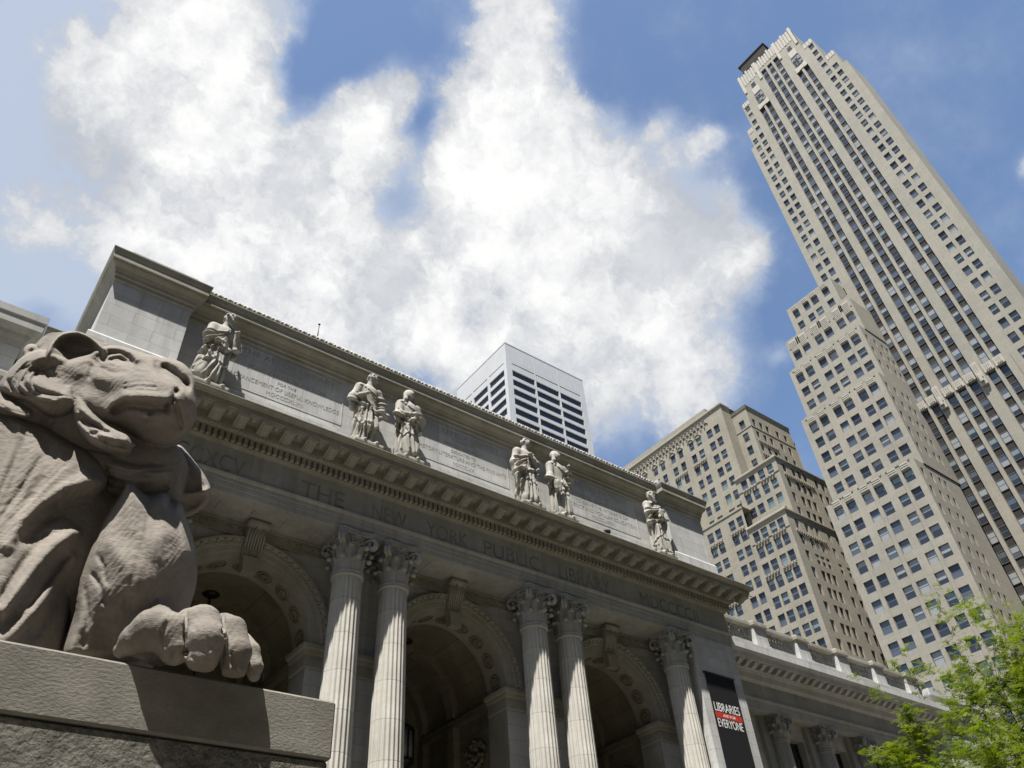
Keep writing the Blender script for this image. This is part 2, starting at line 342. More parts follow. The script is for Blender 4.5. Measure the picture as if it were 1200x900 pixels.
# ------------------------------------------------------------------ sculpting: signed distances on a grid, meshed by surface nets
class Sculpt:
    def __init__(s, lo, hi, h):
        s.lo = np.array(lo, float); s.h = h; s.n = np.ceil((np.array(hi, float) - s.lo) / h).astype(int) + 1
        s.d = np.full(s.n, 1.0, np.float32)
    def _win(s, lo, hi):
        a = np.clip(np.floor((np.array(lo) - s.lo) / s.h).astype(int), 0, s.n); b = np.clip(np.ceil((np.array(hi) - s.lo) / s.h).astype(int) + 1, 0, s.n)
        if np.any(b <= a): return None
        ax = [(s.lo[i] + s.h * np.arange(a[i], b[i])).astype(np.float32) for i in range(3)]
        return tuple(slice(a[i], b[i]) for i in range(3)), (ax[0][:, None, None], ax[1][None, :, None], ax[2][None, None, :])
    def _comb(s, sl, d, k, mode):
        a = s.d[sl]
        if mode == 'add':
            if k > 0:
                h = np.clip(.5 + .5 * (a - d) / k, 0, 1); s.d[sl] = a * (1 - h) + d * h - k * h * (1 - h)
            else: s.d[sl] = np.minimum(a, d)
        else:
            d = -d
            if k > 0:
                h = np.clip(.5 - .5 * (a - d) / k, 0, 1); s.d[sl] = a * (1 - h) + d * h + k * h * (1 - h)
            else: s.d[sl] = np.maximum(a, d)
    def ell(s, c, r, ax=None, k=.03, mode='add'):
        c = np.array(c, float); r = np.array(r, float); m = r.max() + k + 2 * s.h
        w = s._win(c - m, c + m)
        if w is None: return
        sl, (x, y, z) = w; p = (x - c[0], y - c[1], z - c[2])
        if ax is not None: p = tuple(p[0] * ax[i][0] + p[1] * ax[i][1] + p[2] * ax[i][2] for i in range(3))
        k0 = np.sqrt((p[0] / r[0]) ** 2 + (p[1] / r[1]) ** 2 + (p[2] / r[2]) ** 2); k1 = np.sqrt((p[0] / r[0] ** 2) ** 2 + (p[1] / r[1] ** 2) ** 2 + (p[2] / r[2] ** 2) ** 2) + 1e-6
        s._comb(sl, (k0 * (k0 - 1) / k1).astype(np.float32), k, mode)
    def cap(s, a, b, ra, rb, k=.03, mode='add', flat=None):
        """tapered capsule; flat=(axis, f) squashes it along a direction"""
        a = np.array(a, float); b = np.array(b, float); m = max(ra, rb) * (1.0 if flat is None else max(1, 1 / flat[1])) + k + 2 * s.h
        w = s._win(np.minimum(a, b) - m, np.maximum(a, b) + m)
        if w is None: return
        sl, (x, y, z) = w; ba = b - a; L = float(ba @ ba) + 1e-12
        px, py, pz = x - a[0], y - a[1], z - a[2]
        t = np.clip((px * ba[0] + py * ba[1] + pz * ba[2]) / L, 0, 1)
        qx, qy, qz = px - t * ba[0], py - t * ba[1], pz - t * ba[2]
        if flat is not None:
            ax, f = flat; ax = np.array(ax, float); ax /= np.linalg.norm(ax); e = qx * ax[0] + qy * ax[1] + qz * ax[2]; g = (1 / f - 1)
            qx, qy, qz = qx + ax[0] * e * g, qy + ax[1] * e * g, qz + ax[2] * e * g
            dd = (np.sqrt(qx ** 2 + qy ** 2 + qz ** 2) - (ra + (rb - ra) * t)) * min(1, f * 1.3)
        else: dd = np.sqrt(qx ** 2 + qy ** 2 + qz ** 2) - (ra + (rb - ra) * t)
        s._comb(sl, dd.astype(np.float32), k, mode)
    def chain(s, pts, rads, k=.03, mode='add', flat=None):
        for i in range(len(pts) - 1): s.cap(pts[i], pts[i + 1], rads[i], rads[i + 1], k, mode, flat)
    def box(s, lo, hi, r=.02, k=.02, mode='add'):
        lo = np.array(lo, float); hi = np.array(hi, float); c = (lo + hi) / 2; e = (hi - lo) / 2 - r
        w = s._win(lo - k - 2 * s.h, hi + k + 2 * s.h)
        if w is None: return
        sl, (x, y, z) = w; q = [np.abs(v - c[i]) - e[i] for i, v in enumerate((x, y, z))]
        d = np.sqrt(np.maximum(q[0], 0) ** 2 + np.maximum(q[1], 0) ** 2 + np.maximum(q[2], 0) ** 2) + np.minimum(np.maximum(np.maximum(q[0], q[1]), q[2]), 0) - r
        s._comb(sl, d.astype(np.float32), k, mode)
    def warp(s, fn, lo=None, hi=None):
        """add a displacement field fn(x,y,z) near the surface"""
        w = s._win(s.lo if lo is None else lo, s.lo + s.h * s.n if hi is None else hi); sl, (x, y, z) = w
        s.d[sl] += fn(x, y, z).astype(np.float32)
    def mesh(s, name, mats):
        return net_mesh(name, mats, [s.net()])
    def net(s):
        d = s.d; d[0] = d[-1] = 1; d[:, 0] = d[:, -1] = 1; d[:, :, 0] = d[:, :, -1] = 1
        ins = d < 0; n = d.shape; cs = tuple(k - 1 for k in n)
        def corner(A, i, j, k): return A[i:i + cs[0], j:j + cs[1], k:k + cs[2]]
        cnt = np.zeros(cs, np.int8)
        for i in (0, 1):
            for j in (0, 1):
                for k in (0, 1): cnt += corner(ins, i, j, k)
        act = np.argwhere((cnt > 0) & (cnt < 8)); N = len(act)
        idx = np.full(cs, -1, np.int32); idx[act[:, 0], act[:, 1], act[:, 2]] = np.arange(N)
        off = [(i, j, k) for i in (0, 1) for j in (0, 1) for k in (0, 1)]
        val = np.stack([d[act[:, 0] + o[0], act[:, 1] + o[1], act[:, 2] + o[2]] for o in off], 1)
        acc = np.zeros((N, 3)); c = np.zeros(N)
        for a in range(8):
            for b in range(a + 1, 8):
                if sum(abs(off[a][q] - off[b][q]) for q in range(3)) != 1: continue
                va, vb = val[:, a], val[:, b]; m = (va < 0) != (vb < 0); t = np.where(m, va / np.where(va == vb, 1, va - vb), 0)
                pa = np.array(off[a], float); pb = np.array(off[b], float)
                acc += np.where(m[:, None], pa + t[:, None] * (pb - pa), 0); c += m
        V = s.lo + s.h * (act + acc / np.maximum(c, 1)[:, None])
        Q = []
        for ax in range(3):
            u, v = (ax + 1) % 3, (ax + 2) % 3
            sa = [slice(None)] * 3; sb = [slice(None)] * 3; sa[ax] = slice(0, -1); sb[ax] = slice(1, None)
            e = np.argwhere(ins[tuple(sa)] != ins[tuple(sb)])
            e = e[(e[:, u] > 0) & (e[:, v] > 0) & (e[:, u] < n[u] - 1) & (e[:, v] < n[v] - 1)]
            flip = ins[e[:, 0], e[:, 1], e[:, 2]]
            def cell(du, dv):
                q = e.copy(); q[:, u] -= du; q[:, v] -= dv; return idx[q[:, 0], q[:, 1], q[:, 2]]
            q = np.stack([cell(1, 1), cell(0, 1), cell(0, 0), cell(1, 0)], 1)
            q[~flip] = q[~flip][:, ::-1]; Q.append(q)
        Q = np.concatenate(Q); Q = Q[(Q >= 0).all(1)]
        return V, Q
def net_mesh(name, mats, nets):
    off = 0; VV = []; QQ = []
    for V, Q in nets: VV.append(V); QQ.append(Q + off); off += len(V)
    V = np.concatenate(VV); Q = np.concatenate(QQ); N = len(V)
    me = bpy.data.meshes.new(name); me.vertices.add(N); me.vertices.foreach_set('co', V.astype(np.float32).ravel())
    me.loops.add(len(Q) * 4); me.loops.foreach_set('vertex_index', Q.astype(np.int32).ravel())
    me.polygons.add(len(Q)); me.polygons.foreach_set('loop_start', np.arange(len(Q), dtype=np.int32) * 4)
    me.polygons.foreach_set('use_smooth', np.ones(len(Q), bool)); me.update(calc_edges=True)
    for m in (mats if isinstance(mats, (list, tuple)) else [mats]): me.materials.append(m)
    return me
# ------------------------------------------------------------------ ground, street, steps
def structure(o): o['kind'] = 'structure'; return o
GZ = -1.6
g = MB(); g.quad((-1500, -1500, GZ - .13), (1500, -1500, GZ - .13), (1500, 1500, GZ - .13), (-1500, 1500, GZ - .13))
structure(g.build('ground', M['paving']))
g = MB(); g.box((-400, -22, GZ - .3), (400, -7, GZ - .126)); structure(g.build('road', M['asphalt']))
g = MB()
for lane in (-18.2, -14.5, -10.8):
    for k in range(-30, 30): g.box((k * 9.0, lane - .06, GZ - .2), (k * 9.0 + 3, lane + .06, GZ - .122))
structure(g.build('lane_markings', M['whitep']))
g = MB(); g.box((-400, -7, GZ - .4), (400, 12, GZ)); structure(g.build('pavement', M['paving']))
g = MB()
nst = 26
for k in range(nst):                                # the flight of steps up to the portico
    z0 = GZ + .004; z1 = GZ + (k + 1) * (4.7 / nst)
    g.box((-6, 12 + k * .32, z0), (36.8, 12 + (k + 1) * .32 + (.002 if k < nst - 1 else 0), z1))
g.box((-6, 12 + nst * .32 + .003, GZ + .004), (36.8, 36, 3.1))
structure(g.build('steps', M['paving']))
# ------------------------------------------------------------------ the library
LIB = empty('library_building', (15.4, 22, GZ))
tag(LIB, 'pale marble library with paired fluted columns, three arches and inscribed attic', 'building')
LIB_OFF = Vector((15.4, 22, GZ))
def wmat(o):
    m = o.matrix_basis.copy()
    if o.parent: m = wmat(o.parent) @ o.matrix_parent_inverse @ m
    return m
def keep(o, parent):
    o.parent = parent; o.matrix_parent_inverse = wmat(parent).inverted(); return o
def lib(mb, name, mat, parent=None):
    """build in world coordinates, parent to the library keeping the place"""
    return keep(mb.build(name, mat), parent or LIB)

CX = 15.4; XL, XR = .8, 30.0; YF = 21.2
ZF = 3.1                       # portico floor
# --- back wall with the three arches
YW = 22.7; RI, RO, ZS, ZT = 2.36, 3.0, 10.75, 14.3
ARCH = (7.5, 15.4, 23.3)
w = MB(); nseg = 40
xs = [3.7] + [a for c in ARCH for a in (c - RI, c + RI)] + [27.1]
for i in range(0, len(xs), 2): w.quad((xs[i], YW, ZF), (xs[i + 1], YW, ZF), (xs[i + 1], YW, ZT + .5), (xs[i], YW, ZT + .5))
for c in ARCH:
    pts = [(c - RI * cos(pi * k / nseg), ZS + RI * sin(pi * k / nseg)) for k in range(nseg + 1)]
    for a, b in zip(pts, pts[1:]): w.quad((a[0], YW, a[1]), (b[0], YW, b[1]), (b[0], YW, ZT + .5), (a[0], YW, ZT + .5))
lib(w, 'portico_wall', M['wall'])
for c in ARCH:
    # archivolt: stepped moulding round the arch
    m = MB(); prof = [(RI, 0), (RI, -.05), (RI + .16, -.07), (RI + .17, -.10), (RI + .36, -.12), (RI + .37, -.15), (RI + .5, -.17), (RO - .08, -.24), (RO, -.25), (RO, 0)]
    n = 48; vs = []; fs = []; k = len(prof)
    for i in range(n + 1):
        t = pi * i / n
        for r, y in prof: vs.append((c - r * cos(t), YW - .001 + y, ZS + r * sin(t)))
    for i in range(n):
        for j in range(k - 1): fs.append((i * k + j, (i + 1) * k + j, (i + 1) * k + j + 1, i * k + j + 1))
    m.add(vs, fs)
    for i in range(56):        # bead ornament on the archivolt
        t = pi * (i + .5) / 56; r = RI + .435
        cx_, cz_ = c - r * cos(t), ZS + r * sin(t)
        m.lathe([(0, -.035), (.04, -.02), (.05, 0), (.04, .02), (0, .035)], (cx_, YW - .16, cz_), 6)
    for i in range(34):
        t = pi * (i + .5) / 34; r = RO - .14
        m.lathe([(0, -.05), (.05, -.03), (.065, 0), (.05, .03), (0, .05)], (c - r * cos(t), YW - .215, ZS + r * sin(t)), 6)
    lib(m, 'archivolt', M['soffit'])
    # intrados (soffit of the arch, 1.15 m deep) and the jambs below, with sunk panels and rosettes
    m = MB(); yb = YW + 1.15
    for i in range(n):
        t0, t1 = pi * i / n, pi * (i + 1) / n
        m.quad((c - RI * cos(t0), YW, ZS + RI * sin(t0)), (c - RI * cos(t0), yb, ZS + RI * sin(t0)), (c - RI * cos(t1), yb, ZS + RI * sin(t1)), (c - RI * cos(t1), YW, ZS + RI * sin(t1)))
    for sgn in (-1, 1):
        x = c + sgn * RI
        m.quad((x, YW, ZF), (x, yb, ZF), (x, yb, ZS), (x, YW, ZS))
        m.quad((x, yb, ZF), (c + sgn * 2.95, yb, ZF), (c + sgn * 2.95, yb, ZS + 3.2), (x, yb, ZS + 3.2))
    t_ = [(c - RI * cos(pi * i / n), ZS + RI * sin(pi * i / n)) for i in range(n + 1)]
    for a, b in zip(t_, t_[1:]): m.quad((a[0], yb, a[1]), (b[0], yb, b[1]), (b[0], yb, ZS + 3.2), (a[0], yb, ZS + 3.2))
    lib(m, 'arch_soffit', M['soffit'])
    for q in range(9):          # rosettes and fret panels on the intrados
        t = pi * (q + .5) / 9; cen = Vector((c - RI * cos(t), YW + .56, ZS + RI * sin(t))); nrm = Vector((cos(t), 0, -sin(t))); tan = Vector((sin(t), 0, cos(t))); yy = Vector((0, 1, 0)); m = MB()
        for ring, (rr, hh) in enumerate(((.27, .05), (.15, .09))):
            pts = [cen + nrm * (hh * .5) + (tan * cos(a) + yy * sin(a)) * rr for a in [2 * pi * j / 14 for j in range(15)]]
            m.tube(pts, .035, 5)
        if q % 2 == 0:
            for a in range(8):
                e = 2 * pi * a / 8; m.tube([cen + nrm * .03, cen + nrm * .09 + (tan * cos(e) + yy * sin(e)) * .1, cen + nrm * .04 + (tan * cos(e) + yy * sin(e)) * .2], [.03, .045, .012], 5)
        else:
            m.tube([cen + nrm * .05 + tan * .1 - yy * .1, cen + nrm * .05 + tan * .1 + yy * .1, cen + nrm * .05 - tan * .1 + yy * .1, cen + nrm * .05 - tan * .1 - yy * .1, cen + nrm * .05 + tan * .1 - yy * .1], .03, 4)
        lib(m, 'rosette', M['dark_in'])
    # vault behind: barrel vault, side walls, rear wall with door
    RV = 2.62; m = MB(); y0, y1 = yb + .002, YW + 6.0
    for i in range(n):
        t0, t1 = pi * i / n, pi * (i + 1) / n
        m.quad((c - RV * cos(t0), y0, ZS + RV * sin(t0)), (c - RV * cos(t0), y1, ZS + RV * sin(t0)), (c - RV * cos(t1), y1, ZS + RV * sin(t1)), (c - RV * cos(t1), y0, ZS + RV * sin(t1)))
    for sgn in (-1, 1):
        x = c + sgn * RV
        m.quad((x, y0, ZF), (x, y1, ZF), (x, y1, ZS), (x, y0, ZS))
        # cornice line inside
        m.box((x - sgn * .004 if sgn > 0 else x, y0, ZS - .35), (x + .22 if sgn < 0 else x - .22, y1 - .01, ZS - .05)) if sgn < 0 else m.box((x - .22, y0, ZS - .35), (x - .004, y1 - .01, ZS - .05))
    m.quad((c - RV, y1, ZF), (c + RV, y1, ZF), (c + RV, y1, ZS + RV), (c - RV, y1, ZS + RV))
    # transverse ribs
    for yr in (YW + 3.4, YW + 5.6):
        for i in range(n):
            t0, t1 = pi * i / n, pi * (i + 1) / n
            for (ra, rb, ya, yb_) in ((RV - .002, RV - .3, yr, yr), (RV - .3, RV - .3, yr, yr + .5)):
                m.quad((c - ra * cos(t0), ya, ZS + ra * sin(t0)), (c - rb * cos(t0), yb_, ZS + rb * sin(t0)), (c - rb * cos(t1), yb_, ZS + rb * sin(t1)), (c - ra * cos(t1), ya, ZS + ra * sin(t1)))
        for sgn in (-1, 1):
            xa, xb = sorted((c + sgn * (RV - .3), c + sgn * (RV - .003))); m.box((xa, yr, ZF), (xb, yr + .5, ZS - .36))
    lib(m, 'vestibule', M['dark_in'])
    # side niche with relief cartouche on the north jamb of the vestibule
    m = MB(); x = c + RV - .012; yc = YW + 2.3
    for i in range(16):
        t0, t1 = pi * i / 16, pi * (i + 1) / 16
        m.tube([(x - .05, yc - .75 * cos(t0), 7.6 + .75 * sin(t0)), (x - .05, yc - .75 * cos(t1), 7.6 + .75 * sin(t1))], .09, 6)
    for sgn in (-1, 1): m.tube([(x - .05, yc + sgn * .75, 4), (x - .05, yc + sgn * .75, 7.6)], .09, 6)
    rr = random.Random(3)
    for q in range(26):
        a = rr.uniform(0, 2 * pi); r0 = rr.uniform(.1, .75); p0 = Vector((x - .06, yc + r0 * cos(a) * .9, 9.15 + r0 * sin(a) * .7))
        m.tube([p0, p0 + Vector((-.12, .12 * cos(a + 1), .15 * sin(a + 1))), p0 + Vector((-.05, .26 * cos(a + 1.6), .26 * sin(a + 1.6)))], [.06, .09, .03], 6)
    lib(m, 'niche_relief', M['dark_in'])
    d = MB(); d.box((c - 1.25, YW + 5.93, ZF), (c + 1.25, YW + 5.99, 8.2)); lib(d, 'door', M['bronze'])
# --- impost mouldings (on the piers between arches and against the end piers)
imp = [(0, 10.02), (.06, 10.06), (.06, 10.42), (.10, 10.46), (.14, 10.56), (.22, 10.60), (.24, 10.72), (0, 10.76)]
def pier_path(xa, xb): return [(xa, YW + 1.1), (xa, YW), (xb, YW), (xb, YW + 1.1)]
for pth in ([(xs[0] + .01, YW), (xs[1], YW), (xs[1], YW + 1.1)], pier_path(xs[2], xs[3]), pier_path(xs[4], xs[5]), [(xs[6], YW + 1.1), (xs[6], YW), (xs[7] - .01, YW)]):
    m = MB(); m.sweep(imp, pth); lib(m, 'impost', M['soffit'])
# --- scroll band under the soffit
m = MB(); m.box((3.71, YW - .06, 13.84), (27.09, YW - .002, 14.296)); m.box((3.71, YW - .11, 13.78), (27.09, YW - .003, 13.838)); m.box((3.71, YW - .1, 14.22), (27.09, YW - .062, 14.294))
x = 3.95
while x < 27:
    pts = [(x + .13 * cos(a) * (1 - .3 * j / 12), YW - .075, 14.02 + .12 * sin(a) * (1 - .3 * j / 12)) for j, a in enumerate([-.4 + 4.2 * q / 12 for q in range(13)])]
    m.tube(pts, .026, 5); m.lathe([(0, -.04), (.04, 0), (0, .04)], (x, YW - .075, 14.03), 6)
    m.tube([(x + .14, YW - .07, 13.93), (x + .21, YW - .085, 14.12), (x + .27, YW - .07, 13.95)], [.02, .035, .015], 5)
    x += .41
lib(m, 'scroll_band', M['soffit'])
# --- soffit over the colonnade, with joints
m = MB()
xx = 3.72
while xx < 27.0:
    x2 = min(xx + 1.12, 27.08); m.box((xx, YF + .12, ZT + .003), (x2 - .012, YW - .003, ZT + .2)); xx = x2
m.box((3.7, YF + .13, ZT + .03), (27.1, YW - .004, ZT + .25))
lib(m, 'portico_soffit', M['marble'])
# --- entablature, swept with returns at both ends
RET = 24.3
path = [(XL, RET), (XL, YF), (XR, YF), (XR, RET)]
m = MB()
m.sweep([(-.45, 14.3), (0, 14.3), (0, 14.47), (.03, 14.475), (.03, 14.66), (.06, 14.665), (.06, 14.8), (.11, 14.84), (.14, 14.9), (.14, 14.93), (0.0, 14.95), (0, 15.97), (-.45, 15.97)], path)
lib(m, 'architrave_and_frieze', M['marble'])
m = MB()
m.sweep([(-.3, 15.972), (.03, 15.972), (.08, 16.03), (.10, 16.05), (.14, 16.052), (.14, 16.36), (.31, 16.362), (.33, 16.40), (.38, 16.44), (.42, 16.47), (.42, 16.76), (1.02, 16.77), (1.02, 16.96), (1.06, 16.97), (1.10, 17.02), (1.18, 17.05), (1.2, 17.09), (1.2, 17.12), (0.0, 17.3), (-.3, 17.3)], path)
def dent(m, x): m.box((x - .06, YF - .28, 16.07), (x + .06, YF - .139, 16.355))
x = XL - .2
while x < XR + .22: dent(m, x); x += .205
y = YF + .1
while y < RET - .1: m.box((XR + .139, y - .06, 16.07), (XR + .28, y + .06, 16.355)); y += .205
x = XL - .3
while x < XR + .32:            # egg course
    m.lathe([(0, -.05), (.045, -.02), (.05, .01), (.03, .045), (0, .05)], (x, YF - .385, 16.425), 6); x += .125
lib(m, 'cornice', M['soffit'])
# modillions: scrolled brackets with a coffer and rosette between
def modillion(m, x):
    pr = [(YF - .421, 16.75), (YF - .421, 16.52), (YF - .50, 16.475), (YF - .62, 16.50), (YF - .72, 16.56), (YF - .82, 16.575), (YF - .90, 16.585), (YF - .97, 16.63), (YF - .985, 16.70), (YF - .97, 16.75)]
    m.prism(pr, 'x', x - .19, x + .19)
    m.prism([(p[0] - .0, p[1] - .03) for p in pr[2:8]] + [(YF - .95, 16.66), (YF - .5, 16.66)], 'x', x - .11, x + .11)
    m.box((x - .22, YF - 1.0, 16.72), (x + .22, YF - .422, 16.756))
    xr = x + .395
    m.lathe([(0, -.06), (.05, -.05), (.1, -.01), (.12, .03)], (xr, YF - .71, 16.74), 8)
    for q in ((xr - .17, YF - .93), (xr + .17, YF - .93)): pass
    m.box((xr - .165, YF - .95, 16.735), (xr + .165, YF - .92, 16.768)); m.box((xr - .165, YF - .5, 16.735), (xr + .165, YF - .47, 16.768))
nm = 38; stp = (XR - XL + 1.5) / nm
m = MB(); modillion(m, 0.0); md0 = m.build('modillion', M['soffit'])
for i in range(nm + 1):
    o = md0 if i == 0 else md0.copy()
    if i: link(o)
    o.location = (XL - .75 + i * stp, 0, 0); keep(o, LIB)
# --- engraved inscription on the frieze
def text_mesh(s, h, width=None, depth=.005):
    cu = bpy.data.curves.new('t', 'FONT'); cu.body = s; cu.size = 1.0; cu.extrude = .5; cu.align_x = 'LEFT'; cu.space_character = 1.0
    ob = bpy.data.objects.new('t', cu); COL.objects.link(ob); bpy.context.view_layer.update()
    me = bpy.data.meshes.new_from_object(ob.evaluated_get(bpy.context.evaluated_depsgraph_get()))
    bpy.data.objects.remove(ob); bpy.data.curves.remove(cu)
    n = len(me.vertices); co = np.empty(n * 3); me.vertices.foreach_get('co', co); co = co.reshape(-1, 3)
    lo, hi = co.min(0), co.max(0)
    co = (co - lo) / (hi - lo)
    wd = width if width else h * (hi[0] - lo[0]) / (hi[1] - lo[1])
    out = np.stack([co[:, 0] * wd, -co[:, 2] * depth, co[:, 1] * h], 1)
    fs = [tuple(p.vertices) for p in me.polygons]; bpy.data.meshes.remove(me)
    return out, fs, wd
def put_text(mb, s, h, x0, x1, y, z, center=False):
    v, f, wd = text_mesh(s, h, None if center else x1 - x0)
    if center: x0 = x0 - wd / 2
    mb.add([(x0 + p[0], y + p[1], z + p[2]) for p in v], f)
def serif_line(mb, s, h, x0, x1, y, z):
    """roman capitals: each glyph placed separately, with small serifs at the feet and heads"""
    put_text(mb, s, h, x0, x1, y, z)
for s, a, b in (('MDCCCXCV', 2.6, 6.35), ('THE', 8.32, 9.94), ('NEW', 11.04, 12.45), ('YORK', 13.31, 15.15), ('PUBLIC', 15.9, 18.66), ('LIBRARY', 19.66, 22.5), ('MDCCCCII', 24.3, 28.0)):
    m = MB(); serif_line(m, s, .62, a, b, YF - .001, 15.04); lib(m, 'engraved_word', M['letter'])
for x in (7.35, 23.4):
    m = MB(); m.lathe([(0, -.1), (.1, 0), (0, .1)], (x, YF + .07, 15.35), 4, smooth=False); lib(m, 'engraved_stop', M['letter'])
# --- columns
def make_column(h, rb, rt, zb):
    nf = 22; per = 8; na = nf * per; levels = 22; vs = []; fs = []
    prof = []
    for j in range(per):
        u = j / per
        prof.append(0.0 if u < .16 else -sin(pi * (u - .16) / .84) * .075)
    for l in range(levels + 1):
        t = l / levels; r = rb + (rt - rb) * (t ** 1.6); ff = 1.0
        if l == 0 or l == levels: ff = .0
        for k in range(na):
            a = 2 * pi * k / na; rr = r * (1 + prof[k % per] * ff); vs.append((rr * cos(a), rr * sin(a), zb + h * t if 0 < l < levels else zb + h * t))
    z_ = np.linspace(0, 1, levels + 1)
    for l in range(levels):
        for k in range(na): fs.append((l * na + k, l * na + (k + 1) % na, (l + 1) * na + (k + 1) % na, (l + 1) * na + k))
    return vs, fs
def leaf(mb, ang, r0, z0, hgt, wid, curl, seg=7):
    """acanthus leaf: rises against the bell, then the tip curls out and down; lobed edge"""
    rad = Vector((cos(ang), sin(ang), 0)); tan = Vector((-sin(ang), cos(ang), 0)); vs = []; fs = []
    n = 9; mcols = 5
    for i in range(n + 1):
        t = i / n
        if t < .68:
            q = t / .68; o = .02 + .05 * q * q; z = z0 + hgt * q * .93
        else:
            q = (t - .68) / .32 * pi * .95
            o = .07 + curl * (1 - cos(q)) * .5 * 1.7; z = z0 + hgt * .93 + curl * .75 * sin(q) - curl * .35 * (1 - cos(q)) * .5
        wdt = wid * (.62 + .5 * sin(pi * min(t / .8, 1)) ) * (1 if t < .72 else max(.25, 1 - (t - .72) / .28 * .8)) * (.86 if i % 2 else 1.08)
        for j in range(mcols):
            s_ = j / (mcols - 1) - .5; bow = -.05 * (2 * s_) ** 2 + (.022 if j == 2 else 0)
            p = rad * (r0 + o + bow) + tan * (s_ * wdt); vs.append((p.x, p.y, z))
    for i in range(n):
        for j in range(mcols - 1):
            a = i * mcols + j; fs.append((a, a + 1, a + mcols + 1, a + mcols))
    mb.add(vs, fs, 0, True)
    # knob where the tip turns over
    p = rad * (r0 + .06 + curl * 1.1)
    mb.lathe([(0, -.075), (.075, -.055), (.1, 0), (.075, .055), (0, .07)], (p.x, p.y, z0 + hgt * .93 + curl * .0), 8)
def make_capital(rt, h, name):
    mb = MB()
    mb.lathe([(rt * .98, 0), (rt * 1.1, .0), (rt * 1.14, .05), (rt * 1.1, .09), (rt * .98, .1), (rt * .97, h * .5), (rt * 1.08, h * .78), (rt * 1.22, h * .88)], (0, 0, 0), 32)
    for k in range(8): leaf(mb, 2 * pi * k / 8, rt * .98, .1, h * .27, rt * .78, .16)
    for k in range(8): leaf(mb, 2 * pi * (k + .5) / 8, rt * .98, .1, h * .54, rt * .74, .19)
    for k in range(4):       # corner volutes
        a = pi / 4 + k * pi / 2; d = Vector((cos(a), sin(a), 0)); t = Vector((-sin(a), cos(a), 0))
        for sg in (-1, 1):
            pts = [d * rt * .95 + t * sg * rt * .42 + Vector((0, 0, h * .58)), d * rt * 1.08 + t * sg * rt * .28 + Vector((0, 0, h * .78))]
            cen = d * (rt * 1.6) + t * sg * .055 + Vector((0, 0, h * .74))
            for q in range(14):
                e = pi * .62 - q * .5; rr = .21 * (1 - q / 17); pts.append(cen + d * cos(e) * rr + Vector((0, 0, sin(e) * rr)))
            mb.tube(pts, [.06] * 2 + [.07] * 14, 6)
        b = k * pi / 2; d = Vector((cos(b), sin(b), 0)); t = Vector((-sin(b), cos(b), 0))
        for sg in (-1, 1):   # inner helices and the fleuron
            cen = d * (rt * 1.12) + t * sg * .13 + Vector((0, 0, h * .74)); pts = [d * rt * 1.0 + t * sg * rt * .4 + Vector((0, 0, h * .55))]
            for q in range(11):
                e = -q * .55; rr = .11 * (1 - q / 14); pts.append(cen + t * sg * cos(e + pi * .9) * rr * -1 * -1 + Vector((0, 0, sin(pi * .9 + e) * rr)))
            mb.tube(pts, .035, 5)
        for q in range(6):
            e = 2 * pi * q / 6; cc = d * (rt * 1.2) + Vector((0, 0, h * .93))
            mb.tube([cc, cc + d * .06 + t * cos(e) * .07 + Vector((0, 0, sin(e) * .07)), cc + d * .02 + t * cos(e) * .13 + Vector((0, 0, sin(e) * .13))], [.03, .05, .02], 5)
    # abacus with concave sides
    ab = []; R = rt * 1.8
    for k in range(4):
        a0 = pi / 4 + k * pi / 2; c0 = Vector((cos(a0), sin(a0), 0)) * R; tt = Vector((-sin(a0), cos(a0), 0)) * .1
        c1 = Vector((cos(a0 + pi / 2), sin(a0 + pi / 2), 0)) * R; tt1 = Vector((-sin(a0 + pi / 2), cos(a0 + pi / 2), 0)) * .1
        A, B = c0 + tt, c1 - tt1
        for q in range(7):
            s_ = q / 6; p = A.lerp(B, s_); p *= 1 - .13 * sin(pi * s_); ab.append((p.x, p.y))
    mb.prism(ab, 'z', h * .9, h * .95); mb.prism([(p[0] * 1.04, p[1] * 1.04) for p in ab], 'z', h * .955, h - .002)
    return mb
ZC0, ZC1 = ZF + .55, 12.8
cols = (4.45, 10.55, 12.3, 18.5, 20.25, 26.35)
cv, cf = make_column(ZC1 - ZC0, .545, .485, 0); mb = MB(); mb.add(cv, cf, 0, True)
mb.lathe([(.485, ZC1 - ZC0 - .12), (.53, ZC1 - ZC0 - .1), (.55, ZC1 - ZC0 - .06), (.53, ZC1 - ZC0 - .02), (.49, ZC1 - ZC0)], (0, 0, 0), 40)
shaft0 = None
for x in cols:
    if shaft0 is None:
        shaft0 = mb.build('column', M['shaft']); cap0 = make_capital(.485, 14.298 - ZC1, 'capital').build('capital', M['marble'])
        b = MB(); b.lathe([(.78, .2), (.8, .26), (.78, .34), (.66, .37), (.62, .42), (.66, .47), (.68, .5), (.6, .545), (.55, .55)], (0, 0, 0), 36); b.box((-.8, -.8, 0), (.8, .8, .2)); base0 = b.build('column_base', M['marble'])
        sh, cp, bs = shaft0, cap0, base0
    else:
        sh = shaft0.copy(); link(sh); cp = cap0.copy(); link(cp); bs = base0.copy(); link(bs)
    sh.parent = LIB; sh.location = Vector((x, 21.7, ZC0)) - LIB_OFF
    cp.parent = sh; cp.location = (0, 0, ZC1 - ZC0); bs.parent = sh; bs.location = (0, 0, -.55)
